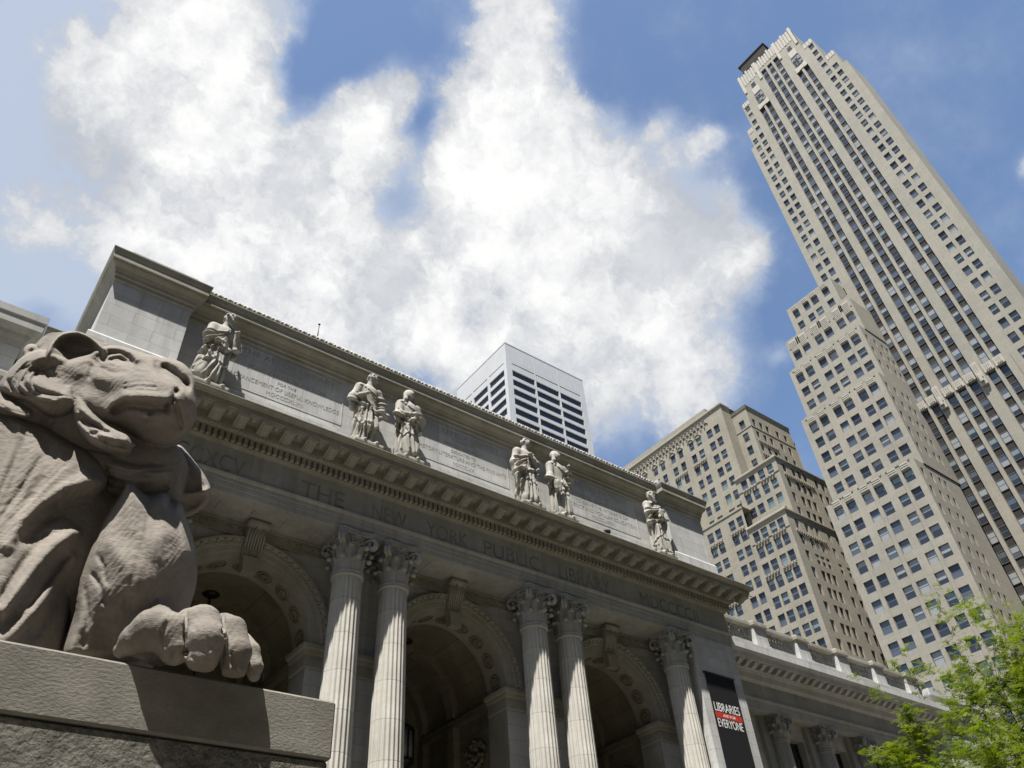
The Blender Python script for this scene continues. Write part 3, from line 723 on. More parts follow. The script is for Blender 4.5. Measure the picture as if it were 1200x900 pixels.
# --- keystone consoles
def keystone():
    m = MB(); n = 12
    side = [(0, -.6), (-.14, -.6), (-.20, -.45), (-.22, -.1), (-.30, .15), (-.46, .30), (-.55, .42), (-.54, .55), (-.44, .62), (0, .62)]
    for k, (xa, xb, s_) in enumerate(((-.34, -.2, 1.0), (-.19, -.08, .93), (-.07, .07, 1.04), (.08, .19, .93), (.2, .34, 1.0))):
        m.prism([(p[0] * s_, p[1]) for p in side], 'x', xa * .96, xb * .96)
    m.box((-.28, -.05, -.58), (.28, 0, .6))
    for sg in (-1, 1):
        pts = [(sg * .35, -.4 + .13 * cos(a) * (1 - j / 22), .46 + .13 * sin(a) * (1 - j / 22)) for j, a in enumerate([q * .45 for q in range(16)])]
        m.tube(pts, .04, 5)
    for q in range(7):
        xq = -.27 + q * .09; m.tube([(xq, -.24, -.35), (xq * 1.02, -.33, .1), (xq * 1.05, -.5, .3)], [.025, .045, .03], 5)
    m.tube([(-.36, -.5, .5), (.36, -.5, .5)], .12, 10)
    m.prism([(-.3, -.6), (.3, -.6), (.24, -1.0), (-.24, -1.0)], 'y', -.34, 0) if False else m.prism([(x_, z_) for x_, z_ in ((-.3, -.6), (-.23, -1.15), (.23, -1.15), (.3, -.6))], 'y', -.30, 0)
    return m
k0 = None
for c in ARCH:
    if k0 is None: k0 = keystone().build('keystone', M['soffit'], recalc=True); k = k0
    else: k = k0.copy(); link(k)
    k.parent = LIB; k.location = Vector((c, YW - .002, 13.67)) - LIB_OFF
# --- end piers
for xa, xb in ((XL, 3.7), (27.1, XR)):
    m = MB(); m.box((xa, YF, ZF), (xb - .002, RET - .01, 14.297)); lib(m, 'corner_pier', M['wall'])
# --- attic
ZA0, ZA1 = 17.28, 21.1
blocks = ((XL - .03, 3.39), (27.41, XR + .03))
acor = [(-.3, 21.1), (0.0, 21.1), (.04, 21.12), (.05, 21.26), (.09, 21.3), (.11, 21.42), (.17, 21.55), (.27, 21.66), (.30, 21.72), (.30, 21.76), (.35, 21.78), (.35, 22.0), (.37, 22.02), (.40, 22.12), (.42, 22.2), (.42, 22.24), (-.3, 22.28)]
for i, (xa, xb) in enumerate(blocks):
    m = MB(); m.box((xa, YF, ZA0), (xb, 27.2, ZA1)); lib(m, 'attic_block', M['wall'])
    m = MB(); m.sweep(acor, [(xa, 27.2), (xa, YF - .002), (xb, YF - .002), (xb, 27.2)])
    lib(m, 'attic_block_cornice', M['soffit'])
    m = MB(); m.box((xa + .2, YF + .25, 22.27), (xb - .02, 24.2, 23.02), bev=.03); lib(m, 'attic_slab', M['marble'])
    m = MB(); m.sweep([(0, ZA0), (.16, ZA0), (.16, 18.42), (.12, 18.5), (.02, 18.55), (0, 18.56)], [(xa - .002, 27.2), (xa - .002, YF - .003), (xb + .002, YF - .003), (xb + .002, 27.2)]); lib(m, 'attic_plinth', M['wall'])
YR = 21.65
m = MB(); m.box((3.39, YR, ZA0), (27.41, 23.2, ZA1 + .01)); lib(m, 'attic_wall', M['wall'])
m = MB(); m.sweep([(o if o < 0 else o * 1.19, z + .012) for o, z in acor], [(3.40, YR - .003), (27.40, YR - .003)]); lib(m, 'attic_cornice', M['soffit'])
m = MB(); m.box((3.4, YR - .15, ZA0), (27.40, YR - .002, 18.62)); m.prism([(YR - .15, 18.62), (YR - .002, 18.72), (YR - .002, 18.62)], 'x', 3.4, 27.4); m.box((3.41, YR - .45, ZA0), (27.39, YR - .151, 18.0)); lib(m, 'attic_base_course', M['wall'])
# cresting of small palmettes along the top
m = MB(); x = 3.75
while x < 27.3:
    for sg in (-1, 1):
        pts = [(x + sg * (.02 + .145 * q), YR - .4, 22.25 + .22 * sin(pi * (.15 + .75 * q))) for q in (0, .25, .5, .75, 1.0)]
        m.tube(pts, [.05, .055, .05, .04, .055], 5)
    m.tube([(x, YR - .38, 22.24), (x, YR - .41, 22.38), (x, YR - .39, 22.5)], [.05, .07, .03], 6)
    x += .375
m.box((3.45, YR - .36, 22.28), (27.35, YR + .5, 22.36)); m.tube([(3.5, YR - .28, 22.5), (27.3, YR - .28, 22.5)], .12, 8); m.box((3.5, YR - .27, 22.34), (27.3, YR + .3, 22.62))
lib(m, 'cresting', M['marble'])
# panels and their inscriptions
panels = ((5.1, 9.72, [(20.62, .34, 'THE ASTOR LIBRARY'), (20.36, .17, 'FOUNDED BY'), (19.97, .3, 'JOHN JACOB ASTOR'), (19.74, .16, 'FOR THE'), (19.42, .23, 'ADVANCEMENT OF USEFUL KNOWLEDGE'), (19.12, .2, 'MDCCCXLVIII')]),
          (13.0, 17.75, [(20.62, .34, 'THE LENOX LIBRARY'), (20.36, .17, 'FOUNDED BY'), (20.0, .28, 'JAMES LENOX'), (19.76, .16, 'DEDICATED TO'), (19.44, .23, 'HISTORY LITERATURE AND THE FINE ARTS'), (19.12, .2, 'MDCCCLXX')]),
          (20.95, 25.6, [(20.62, .34, 'THE TILDEN TRUST'), (20.36, .17, 'FOUNDED BY'), (20.0, .28, 'SAMUEL JONES TILDEN'), (19.74, .2, 'TO SERVE THE INTERESTS OF'), (19.42, .23, 'SCIENCE AND POPULAR EDUCATION'), (19.12, .2, 'MDCCCLXXXVI')]))
for xa, xb, lines in panels:
    m = MB(); z0, z1 = 18.93, 20.95
    for a, b in (((xa, z0), (xb, z0 + .05)), ((xa, z1 - .05), (xb, z1)), ((xa, z0 + .05), (xa + .05, z1 - .05)), ((xb - .05, z0 + .05), (xb, z1 - .05))):
        m.box((a[0], YR - .014, a[1]), (b[0], YR - .0015, b[1]))
    pf = lib(m, 'inscription_panel', M['wall'])
    mxw = xb - xa - .3
    for z, h, s in lines:
        wd = min(mxw, h * len(s) * .66)
        c = (xa + xb) / 2; m = MB(); put_text(m, s, h * .85, c - wd / 2, c + wd / 2, YR - .001, z - .04); keep(m.build('engraved_line', M['faint_letter']), pf)
# --- wings (north one in view), lower, with engaged columns, dark windows, cornice and balustrade
def wing(xa, xb, sgn, cap_src):
    yl = 23.0; yf = 24.05
    path = [(xa, yf), (xb, yf)] if sgn > 0 else [(xa, yf), (xb, yf)]
    if sgn > 0: path = [(xa, yf), (xb, yf), (xb, yf + 12)]
    else: path = [(xa, yf + 12), (xa, yf), (xb, yf)]
    m = MB(); m.sweep([(-.5, 13.2), (0, 13.2), (0, 13.4), (.03, 13.405), (.03, 13.6), (.1, 13.66), (.12, 13.74), (0, 13.76), (0, 14.55), (-.5, 14.55)], path); lib(m, 'wing_frieze', M['marble'])
    m = MB(); m.sweep([(-.4, 14.552), (.02, 14.552), (.08, 14.62), (.16, 14.68), (.2, 14.95), (.3, 15.02), (.36, 15.1), (.36, 15.3), (.86, 15.32), (.88, 15.48), (.93, 15.6), (1.0, 15.66), (1.05, 15.7), (1.05, 16.12), (.98, 16.15), (.2, 16.3), (-.4, 16.3)], path)
    x = xa + .3
    while x < xb + .5:
        m.prism([(yf - .361, 15.3), (yf - .361, 15.1), (yf - .5, 15.05), (yf - .74, 15.16), (yf - .8, 15.24), (yf - .8, 15.3)], 'x', x - .13, x + .13); x += .62
    lib(m, 'wing_cornice', M['wall'])
    # balustrade set back on the roof edge
    yb = 23.75
    m = MB(); m.box((xa + .01, yb - .18, 16.3), (xb, yb + .18, 16.62))
    x = xa + .25
    while x < xb - .1:
        m.lathe([(.05, .0), (.09, .06), (.05, .12), (.1, .32), (.085, .42), (.045, .62), (.07, .74), (.07, .8)], (x, yb, 16.62), 8); x += .26
    bal = lib(m, 'balustrade', M['marble'])
    m = MB(); m.box((xa + .01, yb - .33, 17.44), (xb + .02, yb + .33, 17.68), bev=.03); keep(m.build('coping', M['soffit']), bal)
    m0 = None
    for x in ([35.85, 39.6, 43.35, 47.1, 50.7] if sgn > 0 else [30.8 - v for v in (35.85, 39.6, 43.35, 47.1, 50.7)]):
        if m0 is None:
            mm = MB(); mm.box((-.55, -.42, 0), (.55, .42, 1.12), bev=.03); mm.box((-.6, -.46, -.02), (.6, .46, .16)); m0 = mm.build('balustrade_pedestal', M['wall']); o = m0
        else: o = m0.copy(); link(o)
        o.location = (x, yb, 16.3); keep(o, bal)
        mc_ = MB(); mc_.box((x - .62, yb - .54, 17.421), (x + .62, yb + .54, 17.72), bev=.05); keep(mc_.build('pedestal_cap', M['soffit']), bal)
    # wall with tall dark windows between engaged columns
    ywl = 25.0; wins = []
    xcs = [36.75, 40.6, 44.4, 48.2, 51.7]
    if sgn < 0: xcs = [30.8 - v for v in xcs]
    for v in xcs: wins.append(v + sgn * 1.98)
    ws = sorted(wins); m = MB(); edges = [xa] + [e for v in ws for e in (v - .72, v + .72) if xa < v < xb] + [xb]
    for i in range(0, len(edges), 2): m.quad((edges[i], ywl, ZF - 3), (edges[i + 1], ywl, ZF - 3), (edges[i + 1], ywl, 13.3), (edges[i], ywl, 13.3))
    for v in ws:
        if not xa < v < xb: continue
        m.quad((v - .72, ywl, 12.5), (v + .72, ywl, 12.5), (v + .72, ywl, 13.3), (v - .72, ywl, 13.3)); m.quad((v - .72, ywl, ZF - 3), (v + .72, ywl, ZF - 3), (v + .72, ywl, 5), (v - .72, ywl, 5))
        for sx in (-1, 1): m.quad((v + sx * .72, ywl, 5), (v + sx * .72, ywl + .5, 5), (v + sx * .72, ywl + .5, 12.5), (v + sx * .72, ywl, 12.5))
        m.quad((v - .72, ywl, 12.5), (v - .72, ywl + .5, 12.5), (v + .72, ywl + .5, 12.5), (v + .72, ywl, 12.5))
    xo = xb if sgn > 0 else xa
    m.quad((xo, ywl, ZF - 5), (xo, ywl + 12, ZF - 5), (xo, ywl + 12, 14.6), (xo, ywl, 14.6))
    wl_ = lib(m, 'wing_wall', M['wall'])
    m = MB(); m.box((xa, yf + .02, 13.25), (xb, ywl + .2, 13.5)); lib(m, 'wing_soffit', M['soffit'])
    for v in ws:
        if not xa < v < xb: continue
        mm = MB(); mm.box((v - .72, ywl + .45, 5), (v + .72, ywl + .5, 12.5), 0)
        for dx in (-.68, 0, .68): mm.box((v + dx - .05, ywl + .4, 5), (v + dx + .05, ywl + .449, 12.5), 1)
        for zz in (6.5, 8, 9.5, 11): mm.box((v - .67, ywl + .41, zz), (v + .67, ywl + .448, zz + .06), 1)
        o = mm.build('window', [M['g_dark'], M['bronze']]); keep(o, LIB)
    first = None
    for v in xcs:
        if not xa < v < xb: continue
        c_ = wing.shaft if getattr(wing, 'shaft', None) else None
        if c_ is None:
            a, f = make_column(12.0 - 3.5, .46, .41, 0); q = MB(); q.add(a, f, 0, True); q.lathe([(.41, 8.4), (.46, 8.42), (.46, 8.48), (.41, 8.5)], (0, 0, 0), 32)
            wing.shaft = c_ = q.build('wing_column', M['marble']); wing.cap = make_capital(.41, 1.2, 'c').build('capital', M['marble']); cc = wing.cap
        else: c_ = c_.copy(); link(c_); cc = wing.cap.copy(); link(cc)
        c_.parent = LIB; c_.location = Vector((v, 24.55, 3.5)) - LIB_OFF; cc.parent = c_; cc.location = (0, 0, 8.5)
        mm = MB(); mm.box((v + (-.95 if sgn < 0 else -.95), 24.75, ZF - 3), (v + .95, ywl - .002, 13.25)); o = mm.build('pilaster', M['marble']); keep(o, LIB)
wing(30.02, 52.6, 1, None)
wing(-21.8, .78, -1, None)
# pavilion wall closing the north end beyond the balustrade
m = MB(); m.box((52.62, 23.6, ZF - 4.6), (58, 40, 16.9)); m.sweep([(0, 16.2), (.3, 16.4), (.5, 16.6), (.5, 17.0), (0, 17.05)], [(52.6, 40), (52.6, 23.6), (58, 23.6), (58, 40)]); lib(m, 'end_pavilion', M['wall'])
# higher block standing behind the south side of the portico
m = MB(); m.box((-16, 25.02, 14), (-.95, 40, 20.7)); lib(m, 'rear_block', M['wall'])
m = MB(); m.sweep([(-.2, 20.0), (.02, 20.0), (.05, 20.2), (.12, 20.35), (.15, 20.5), (.3, 20.6), (.38, 20.66), (.38, 21.02), (.42, 21.06), (.42, 21.36), (-.2, 21.42)], [(-16, 25.0), (-.93, 25.0), (-.93, 40)]); lib(m, 'rear_block_cornice', M['marble'])
m = MB(); m.box((-.9, 25.6, 14), (XL + .6, 40, 21.1)); m.box((XL, 23.21, 14), (XR, 40, 20.9)); lib(m, 'main_roof_block', M['wall'])
# roof
m = MB(); m.box((XR + .03, 25.3, 15.4), (52.5, 45, 16.25)); m.box((-21.7, 25.3, 15.4), (XL - .03, 45, 16.0)); lib(m, 'roof', M['copper'])

# ------------------------------------------------------------------ banner on the north pier
BN = MB(); BN.box((27.5, YF - .07, 2.0), (29.36, YF - .045, 12.65)); bn = BN.build('banner', M['black']); bn.location = (0, 0, 0)
tag(bn, 'long black banner lettered LIBRARIES ARE FOR EVERYONE hanging on the end pier', 'banner')
m = MB(); m.box((27.58, YF - .0745, 10.785), (29.28, YF - .0705, 11.03)); o = m.build('red_stripe', M['red'], bn)
m = MB(); put_text(m, 'LIBRARIES', .37, 27.6, 29.22, YF - .0708, 11.06); o = m.build('lettering', M['whitep'], bn)
m = MB(); put_text(m, 'EVERYONE', .35, 27.62, 29.2, YF - .0708, 10.41); o = m.build('lettering', M['whitep'], bn)
m = MB(); put_text(m, 'ARE FOR', .12, 28.05, 28.85, YF - .075, 10.85); o = m.build('small_lettering', M['whitep'], bn)
m = MB(); m.tube([(27.42, YF - .058, 12.68), (29.44, YF - .058, 12.68)], .04, 8); m.box((27.44, YF - .06, 12.64), (27.48, YF - .001, 12.72)); m.box((29.38, YF - .06, 12.64), (29.42, YF - .001, 12.72)); m.build('rod', M['bronze'], bn)

# ------------------------------------------------------------------ hanging lamps in the arches
def lamp():
    r = empty('hanging_lamp')
    m = MB(); m.lathe([(0, 0), (.28, 0), (.3, -.06), (.2, -.12), (.08, -.16), (0, -.16)], (0, 0, 0), 20); m.build('ceiling_rose', M['bronze'], r)
    m = MB(); m.tube([(0, 0, -.15), (0, 0, -3.2)], .03, 6)
    for k in range(16): m.lathe([(.02, -.05), (.05, 0), (.02, .05)], (0, 0, -.3 - k * .18), 6)
    m.build('chain', M['bronze'], r)
    m = MB()
    m.lathe([(.05, -3.15), (.2, -3.25), (.42, -3.4), (.45, -3.5), (.4, -3.52)], (0, 0, 0), 12)
    for k in range(8):
        a = 2 * pi * k / 8; m.tube([(.42 * cos(a), .42 * sin(a), -3.48), (.42 * cos(a), .42 * sin(a), -4.5)], .03, 5)
    m.lathe([(.4, -4.48), (.45, -4.5), (.42, -4.6), (.2, -4.8), (0, -4.95)], (0, 0, 0), 12); m.build('lantern_cage', M['bronze'], r)
    m = MB(); m.lathe([(0, -3.5), (.38, -3.52), (.38, -4.46), (0, -4.48)], (0, 0, 0), 8); m.build('lantern_glass', M['g_blind'], r)
    return r
def copy_tree(o, parent=None):
    c = o.copy(); link(c, parent)
    for ch in list(o.children): copy_tree(ch, c)
    return c
lp = lamp(); lp.location = (7.5, 26.0, 13.36); tag(lp, 'dark bronze lantern hanging in the arch just behind the lion', 'hanging lamp', 'lanterns hanging in the arches')
l2 = copy_tree(lp); l2.location = (15.4, 26.0, 13.36); tag(l2, 'dark bronze lantern hanging in the middle arch beside the second column', 'hanging lamp', 'lanterns hanging in the arches')
# ------------------------------------------------------------------ small things on the roof line
m = MB(); m.tube([(8.2, 21.4, 22.5), (8.2, 21.4, 23.35)], .022, 6); m.lathe([(0, 0), (.06, .05), (0, .1)], (8.2, 21.4, 23.33), 6); m.box((8.14, 21.34, 22.56), (8.26, 21.46, 22.62))
o = m.build('lightning_rod', M['bronze']); tag(o, 'thin lightning rod standing on the attic top above the first panel', 'rod')
# ------------------------------------------------------------------ the towers beyond
class WinSet:
    def __init__(s): s.w = []
    def add(s, x, y, U, z0, w, h, style=0): s.w.append((x, y, U, z0, w, h, style))
GLM = [M['frame'], M['g_dark'], M['g_mid'], M['g_blind'], M['g_green'], M['g_black']]
def win_shape(w, h, up, lo, split):
    """local: x along the wall, y into the wall, z up from the sill. returns frame MB and pane MB"""
    f = MB(); p = MB(); t = .07; d = .05
    f.box((-w / 2, -d, 0), (-w / 2 + t, .02, h)); f.box((w / 2 - t, -d, 0), (w / 2, .02, h))
    f.box((-w / 2 + t, -d, 0), (w / 2 - t, .02, t)); f.box((-w / 2 + t, -d, h - t), (w / 2 - t, .02, h))
    zs = h * split
    f.box((-w / 2 + t, -d * .6, zs - t / 2), (w / 2 - t, .018, zs + t / 2))
    p.quad((-w / 2 + t, -.012, t), (w / 2 - t, -.012, t), (w / 2 - t, -.012, zs - t / 2), (-w / 2 + t, -.012, zs - t / 2), lo)
    p.quad((-w / 2 + t, 0.002, zs + t / 2), (w / 2 - t, 0.002, zs + t / 2), (w / 2 - t, 0.002, h - t), (-w / 2 + t, 0.002, h - t), up)
    return f, p
def build_windows(ws, parent, seed, sub=True, kinds=None, limit=100):
    r = random.Random(seed); inv = wmat(parent).inverted(); cache = {}
    kinds = kinds or [(1, 1, .5), (2, 1, .5), (2, 2, .5), (3, 1, .55), (3, 1, .4), (3, 2, .45), (2, 1, .45), (4, 1, .5), (1, 1, .5), (3, 3, .5), (3, 1, .62), (2, 3, .5), (1, 2, .5)]
    items = []
    for (x, y, U, z0, w, h, st) in ws.w:
        def pr(px, py, pz):
            c = RM @ np.array([px, py, pz]); return (600 + FPX * c[0] / c[2], 450 + FPX * c[1] / c[2]) if c[2] > 1 else None
        a = pr(x - U[0] * w / 2, y - U[1] * w / 2, z0); b = pr(x + U[0] * w / 2, y + U[1] * w / 2, z0); c = pr(x, y, z0 + h); size = 0
        N = (U[1], -U[0])
        if a and b and c and N[0] * x + N[1] * y < 0:
            mx = (a[0] + b[0]) / 2; my = (a[1] + c[1]) / 2
            if -20 < mx < 1220 and -20 < my < 870: size = abs((b[0] - a[0]) * (c[1] - a[1]) - (b[1] - a[1]) * (c[0] - a[0]))
        items.append((size, x, y, U, z0, w, h, r.choice(kinds)))
    items.sort(key=lambda q: -q[0])
    rest_f = MB()
    for n, (size, x, y, U, z0, w, h, kd) in enumerate(items):
        key = (round(w, 2), round(h, 2), kd)
        ang = atan2(U[1], U[0])
        if n < limit and size > 0:
            if key not in cache:
                f, p = win_shape(w, h, *kd); fo = f.build('window', GLM); po = p.build('pane', GLM); cache[key] = (fo.data, po.data)
                bpy.data.objects.remove(fo); bpy.data.objects.remove(po)
            fo = bpy.data.objects.new('window', cache[key][0]); link(fo, parent); fo.matrix_parent_inverse = inv
            fo.location = (x, y, z0); fo.rotation_euler = (0, 0, ang)
            po = bpy.data.objects.new('pane', cache[key][1]); link(po, fo)
        else:
            f, p = win_shape(w, h, *kd); ca, sa = cos(ang), sin(ang)
            for q in (f, p):
                b0 = len(rest_f.v)
                rest_f.v += [(x + v[0] * ca - v[1] * sa, y + v[0] * sa + v[1] * ca, z0 + v[2]) for v in q.v]
                rest_f.f += [tuple(b0 + i for i in fc) for fc in q.f]; rest_f.m += q.m; rest_f.sm += q.sm
    if rest_f.f:
        o = rest_f.build('windows', GLM); keep(o, parent); o['kind'] = 'stuff'
def facade(mb, O, U, width, z0, z1, cols, rows, ws=None, depth=.3, mi=0, mask=None, gap=0.0):
    """wall with real openings: cols [(u0,u1)], rows [(za,zb)]"""
    N = (U[1], -U[0])
    def P(u, z, d=0.0): return (O[0] + U[0] * u - N[0] * d, O[1] + U[1] * u - N[1] * d, z)
    cols = sorted(c for c in cols if c[0] > 0.02 and c[1] < width - 0.02); rows = sorted(r for r in rows if r[0] > z0 + .02 and r[1] < z1 - .02)
    us = [0] + [e for c in cols for e in c] + [width]; zs = [z0] + [e for r in rows for e in r] + [z1]
    for i in range(len(us) - 1):
        if i % 2 == 0:
            mb.quad(P(us[i], z0), P(us[i + 1], z0), P(us[i + 1], z1), P(us[i], z1), mi); continue
        for j in range(len(zs) - 1):
            a, b, c, d = us[i], us[i + 1], zs[j], zs[j + 1]
            hole = j % 2 == 1 and (mask is None or mask((i - 1) // 2, (j - 1) // 2))
            if not hole: mb.quad(P(a, c), P(b, c), P(b, d), P(a, d), mi)
            else:
                mb.quad(P(a, c), P(a, c, depth), P(a, d, depth), P(a, d), mi); mb.quad(P(b, c, depth), P(b, c), P(b, d), P(b, d, depth), mi)
                mb.quad(P(a, c), P(b, c), P(b, c, depth), P(a, c, depth), mi); mb.quad(P(a, d, depth), P(b, d, depth), P(b, d), P(a, d), mi)
                if ws is not None:
                    q = P((a + b) / 2, c, depth - .04); ws.add(q[0], q[1], U, c, b - a, d - c)
class Parts:
    """a run of parts of one thing; start(name) begins the next one"""
    def __init__(s, mat, parent): s.mat = mat; s.parent = parent; s.all = []
    def start(s, name): s.cur = MB(); s.all.append((name, s.cur)); return s
    def box(s, *a, **k): s.cur.box(*a, **k)
    def tube(s, *a, **k): s.cur.tube(*a, **k)
    def sweep(s, *a, **k): s.cur.sweep(*a, **k)
    def quad(s, *a, **k): s.cur.quad(*a, **k)
    def finish(s):
        for name, m in s.all:
            if m.f: keep(m.build(name, s.mat), s.parent)
SOU = (0.0, -1.0); EAS = (1.0, 0.0)
def scols(yw, lst): return [(yw - a, yw - b) for a, b in lst]
def roofbox(mb, x0, x1, y0, y1, z, par=.0): mb.quad((x0, y0, z), (x1, y0, z), (x1, y1, z), (x0, y1, z))
def backs(mb, x0, x1, y0, y1, z0, z1):
    """north and west faces and the roof"""
    mb.quad((x1, y1, z0), (x1, y0, z0), (x1, y0, z1), (x1, y1, z1)); mb.quad((x0, y1, z0), (x1, y1, z0), (x1, y1, z1), (x0, y1, z1)); roofbox(mb, x0, x1, y0, y1, z1)

# ---- the tall stone tower
TW = empty('stone_tower', (128, 28.4, GZ)); tag(TW, 'tallest tower, tan limestone with dark vertical window stripes and stepped crown', 'skyscraper')
ws = WinSet(); X0 = 120.0
def tops(zt, zb, pitch, h): 
    r = []; z = zt
    while z - h > zb: r.append((z - h, z)); z -= pitch
    return r
mb = MB(); spm = Parts(M['spandrel'], TW); ter = Parts(M['terra'], TW)
rows_all = tops(190.9, -1, 3.25, 2.0)
strips = [(41.95, 41.0, 169.3, []), (41.0, 39.3, 175.8, [(40.72, 39.5)]), (39.3, 37.1, 186.2, [(38.85, 37.63)]), (37.1, 20.0, 196.0, 'mid'), (20.0, 17.3, 186.2, [(18.82, 17.6)]), (17.3, 14.9, 175.8, [(16.98, 15.74)]), (14.9, 13.9, 169.3, [])]
MID = [(35.75, 34.45), (33.9, 32.55), (31.05, 29.68), (29.1, 27.75), (27.2, 25.82), (24.05, 22.75), (22.18, 20.93)]
for yw, ye, zt, cols_ in strips:
    d = 150 if ye > 17 else 128.5
    if cols_ == 'mid':
        # piers between recessed stripes
        us = [yw] + [e for c in MID for e in c] + [ye]
        for i in range(0, len(us), 2): mb.quad((X0, us[i], 79.6), (X0, us[i + 1], 79.6), (X0, us[i + 1], zt), (X0, us[i], zt))
        for ci, (a, b) in enumerate(MID):
            trio = ci in (2, 3, 4); ztop = 191.6 if trio else 179.2; rd = .45
            for zz0, zz1 in ((79.6, ztop),):
                mb.quad((X0, a, zz0), (X0 + rd, a, zz0), (X0 + rd, a, zz1), (X0, a, zz1)); mb.quad((X0 + rd, b, zz0), (X0, b, zz0), (X0, b, zz1), (X0 + rd, b, zz1))
                mb.quad((X0 + rd, a, zz1), (X0 + rd, b, zz1), (X0, b, zz1), (X0, a, zz1))
            mb.quad((X0, a, ztop), (X0, b, ztop), (X0, b, zt), (X0, a, zt))
            spm.start('spandrel_stripe'); spm.quad((X0 + rd, a, 79.6), (X0 + rd, b, 79.6), (X0 + rd, b, ztop), (X0 + rd, a, ztop))
            for (za, zb) in rows_all:
                if za > 81 and zb < ztop + .4: ws.add(X0 + rd - .06, (a + b) / 2, SOU, za, a - b - .04, zb - za)
        # lower front, one metre forward, below the terracotta band
        X1 = X0 - .9; ylow = 37.0
        us = [ylow] + [e for c in MID for e in c] + [19.9]
        for i in range(0, len(us), 2): mb.quad((X1, us[i], GZ), (X1, us[i + 1], GZ), (X1, us[i + 1], 80.0), (X1, us[i], 80.0))
        for a, b in MID:
            rd = .45
            mb.quad((X1, a, GZ), (X1 + rd, a, GZ), (X1 + rd, a, 78.9), (X1, a, 78.9)); mb.quad((X1 + rd, b, GZ), (X1, b, GZ), (X1, b, 78.9), (X1 + rd, b, 78.9))
            mb.quad((X1 + rd, a, 78.9), (X1 + rd, b, 78.9), (X1, b, 78.9), (X1, a, 78.9)); mb.quad((X1, a, 78.9), (X1, b, 78.9), (X1, b, 80.0), (X1, a, 80.0))
            spm.start('spandrel_stripe'); spm.quad((X1 + rd, a, GZ), (X1 + rd, b, GZ), (X1 + rd, b, 78.9), (X1 + rd, a, 78.9))
            for za, zb in tops(78.6, 2, 3.25, 1.85): ws.add(X1 + rd - .06, (a + b) / 2, SOU, za, a - b - .04, zb - za)
            ter.start('terracotta_panel'); ter.box((X1 - .18, b - .15, 79.0), (X1 - .004, a + .15, 80.7), bev=.05)
            for q in range(3): ter.box((X1 - .3, b + .2 + q * (a - b - .4) / 3, 79.3), (X1 - .181, b + .2 + (q + .6) * (a - b - .4) / 3, 80.6))
        for yp in (31.9, 25.0):
            ter.start('pinnacle'); ter.box((X1 - .5, yp - .55, 77.0), (X1 - .004, yp + .55, 81.6), bev=.1); ter.box((X1 - .85, yp - .3, 77.6), (X1 - .5, yp + .3, 79.2), bev=.1)
            for q in range(-1, 2): ter.box((X1 - .62, yp + q * .33 - .1, 78.5), (X1 - .501, yp + q * .33 + .1, 81.4))
        mb.quad((X1, 19.9, GZ), (X0 + .1, 19.9, GZ), (X0 + .1, 19.9, 80), (X1, 19.9, 80)); mb.quad((X1, 37, GZ), (X0 + .1, 37, GZ), (X0 + .1, 37, 80), (X1, 37, 80)); mb.quad((X1, 19.9, 80), (X0 + .1, 19.9, 80), (X0 + .1, 37, 80), (X1, 37, 80))
    else:
        rows = [(z0, z1) for z0, z1 in rows_all if z1 < zt - 1.6]
        facade(mb, (X0, yw), SOU, yw - ye, GZ, zt, scols(yw, cols_), rows, ws)
    mb.quad((X0, ye, GZ), (d, ye, GZ), (d, ye, zt), (X0, ye, zt)); mb.quad((X0, yw, GZ), (d, yw, GZ), (d, yw, zt), (X0, yw, zt)); mb.quad((d, ye, GZ), (d, yw, GZ), (d, yw, zt), (d, ye, zt)); roofbox(mb, X0, d, ye, yw, zt)
mb.quad((128.5, 16.2, GZ), (150, 16.2, GZ), (150, 16.2, 168), (128.5, 16.2, 168)); mb.box((128.6, 16.2, GZ), (149, 18, 168))
# crown
for yw, ye, zt in ((41.0, 39.3, 175.8), (17.3, 14.9, 175.8), (39.3, 37.1, 186.2), (20.0, 17.3, 186.2)):
    n = 3; ter.start('shoulder_parapet')
    for q in range(n):
        y0 = ye + .15 + q * (yw - ye - .3) / n; ter.box((X0 - .08, y0, zt - 1.5), (X0 - .003, y0 + (yw - ye - .3) / n * .8, zt + .3))
ter.start('crown_parapet')
for q in range(22):             # fluted terracotta parapet
    y0 = 20.25 + q * .77; big = q % 3 == 0
    ter.box((X0 - (.14 if big else .08), y0, 193.0 if 25 < y0 < 32 else 192.0), (X0 + .6, y0 + .55, 197.5 if big else 196.9), bev=.05)
for y0 in (20.0, 25.0, 31.3, 36.4):
    ter.start('crown_buttress'); ter.box((X0 - .22, y0, 189), (X0 + .7, y0 + .75, 197.4), bev=.08)
for a, b in ((35.75, 32.55), (24.05, 20.93)):
    c = (a + b) / 2
    spm.start('spandrel_panel'); spm.box((X0 - .02, c - 1.15, 181.2), (X0 + .1, c + 1.15, 185.6)); 
    for za in (181.4, 183.6):
        for dy in (-.75, 0, .75): ws.add(X0 - .06, c + dy, SOU, za, .68, 1.7)
    ter.start('stripe_cap'); ter.box((X0 - .12, c - 1.4, 179.3), (X0 - .003, c + 1.4, 180.9), bev=.05)
    ter.start('stripe_cap'); ter.box((X0 - .12, c - 1.0, 185.8), (X0 - .004, c + 1.0, 188.6), bev=.05)
    ter.start('stripe_cap'); ter.box((X0 - .2, a - .9, 179.0), (X0 - .122, a + .0, 181.0), bev=.02); ter.start('stripe_cap'); ter.box((X0 - .2, b, 179.0), (X0 - .122, b + .9, 181.0), bev=.02)
    ws.add(X0 - .06, c, SOU, 189.0, 1.2, 1.6)
mb.box((122, 21, 196), (149, 36, 200)); ph = MB(); ph.box((121.5, 27.6, 200.02), (140, 35.6, 203.2)); 
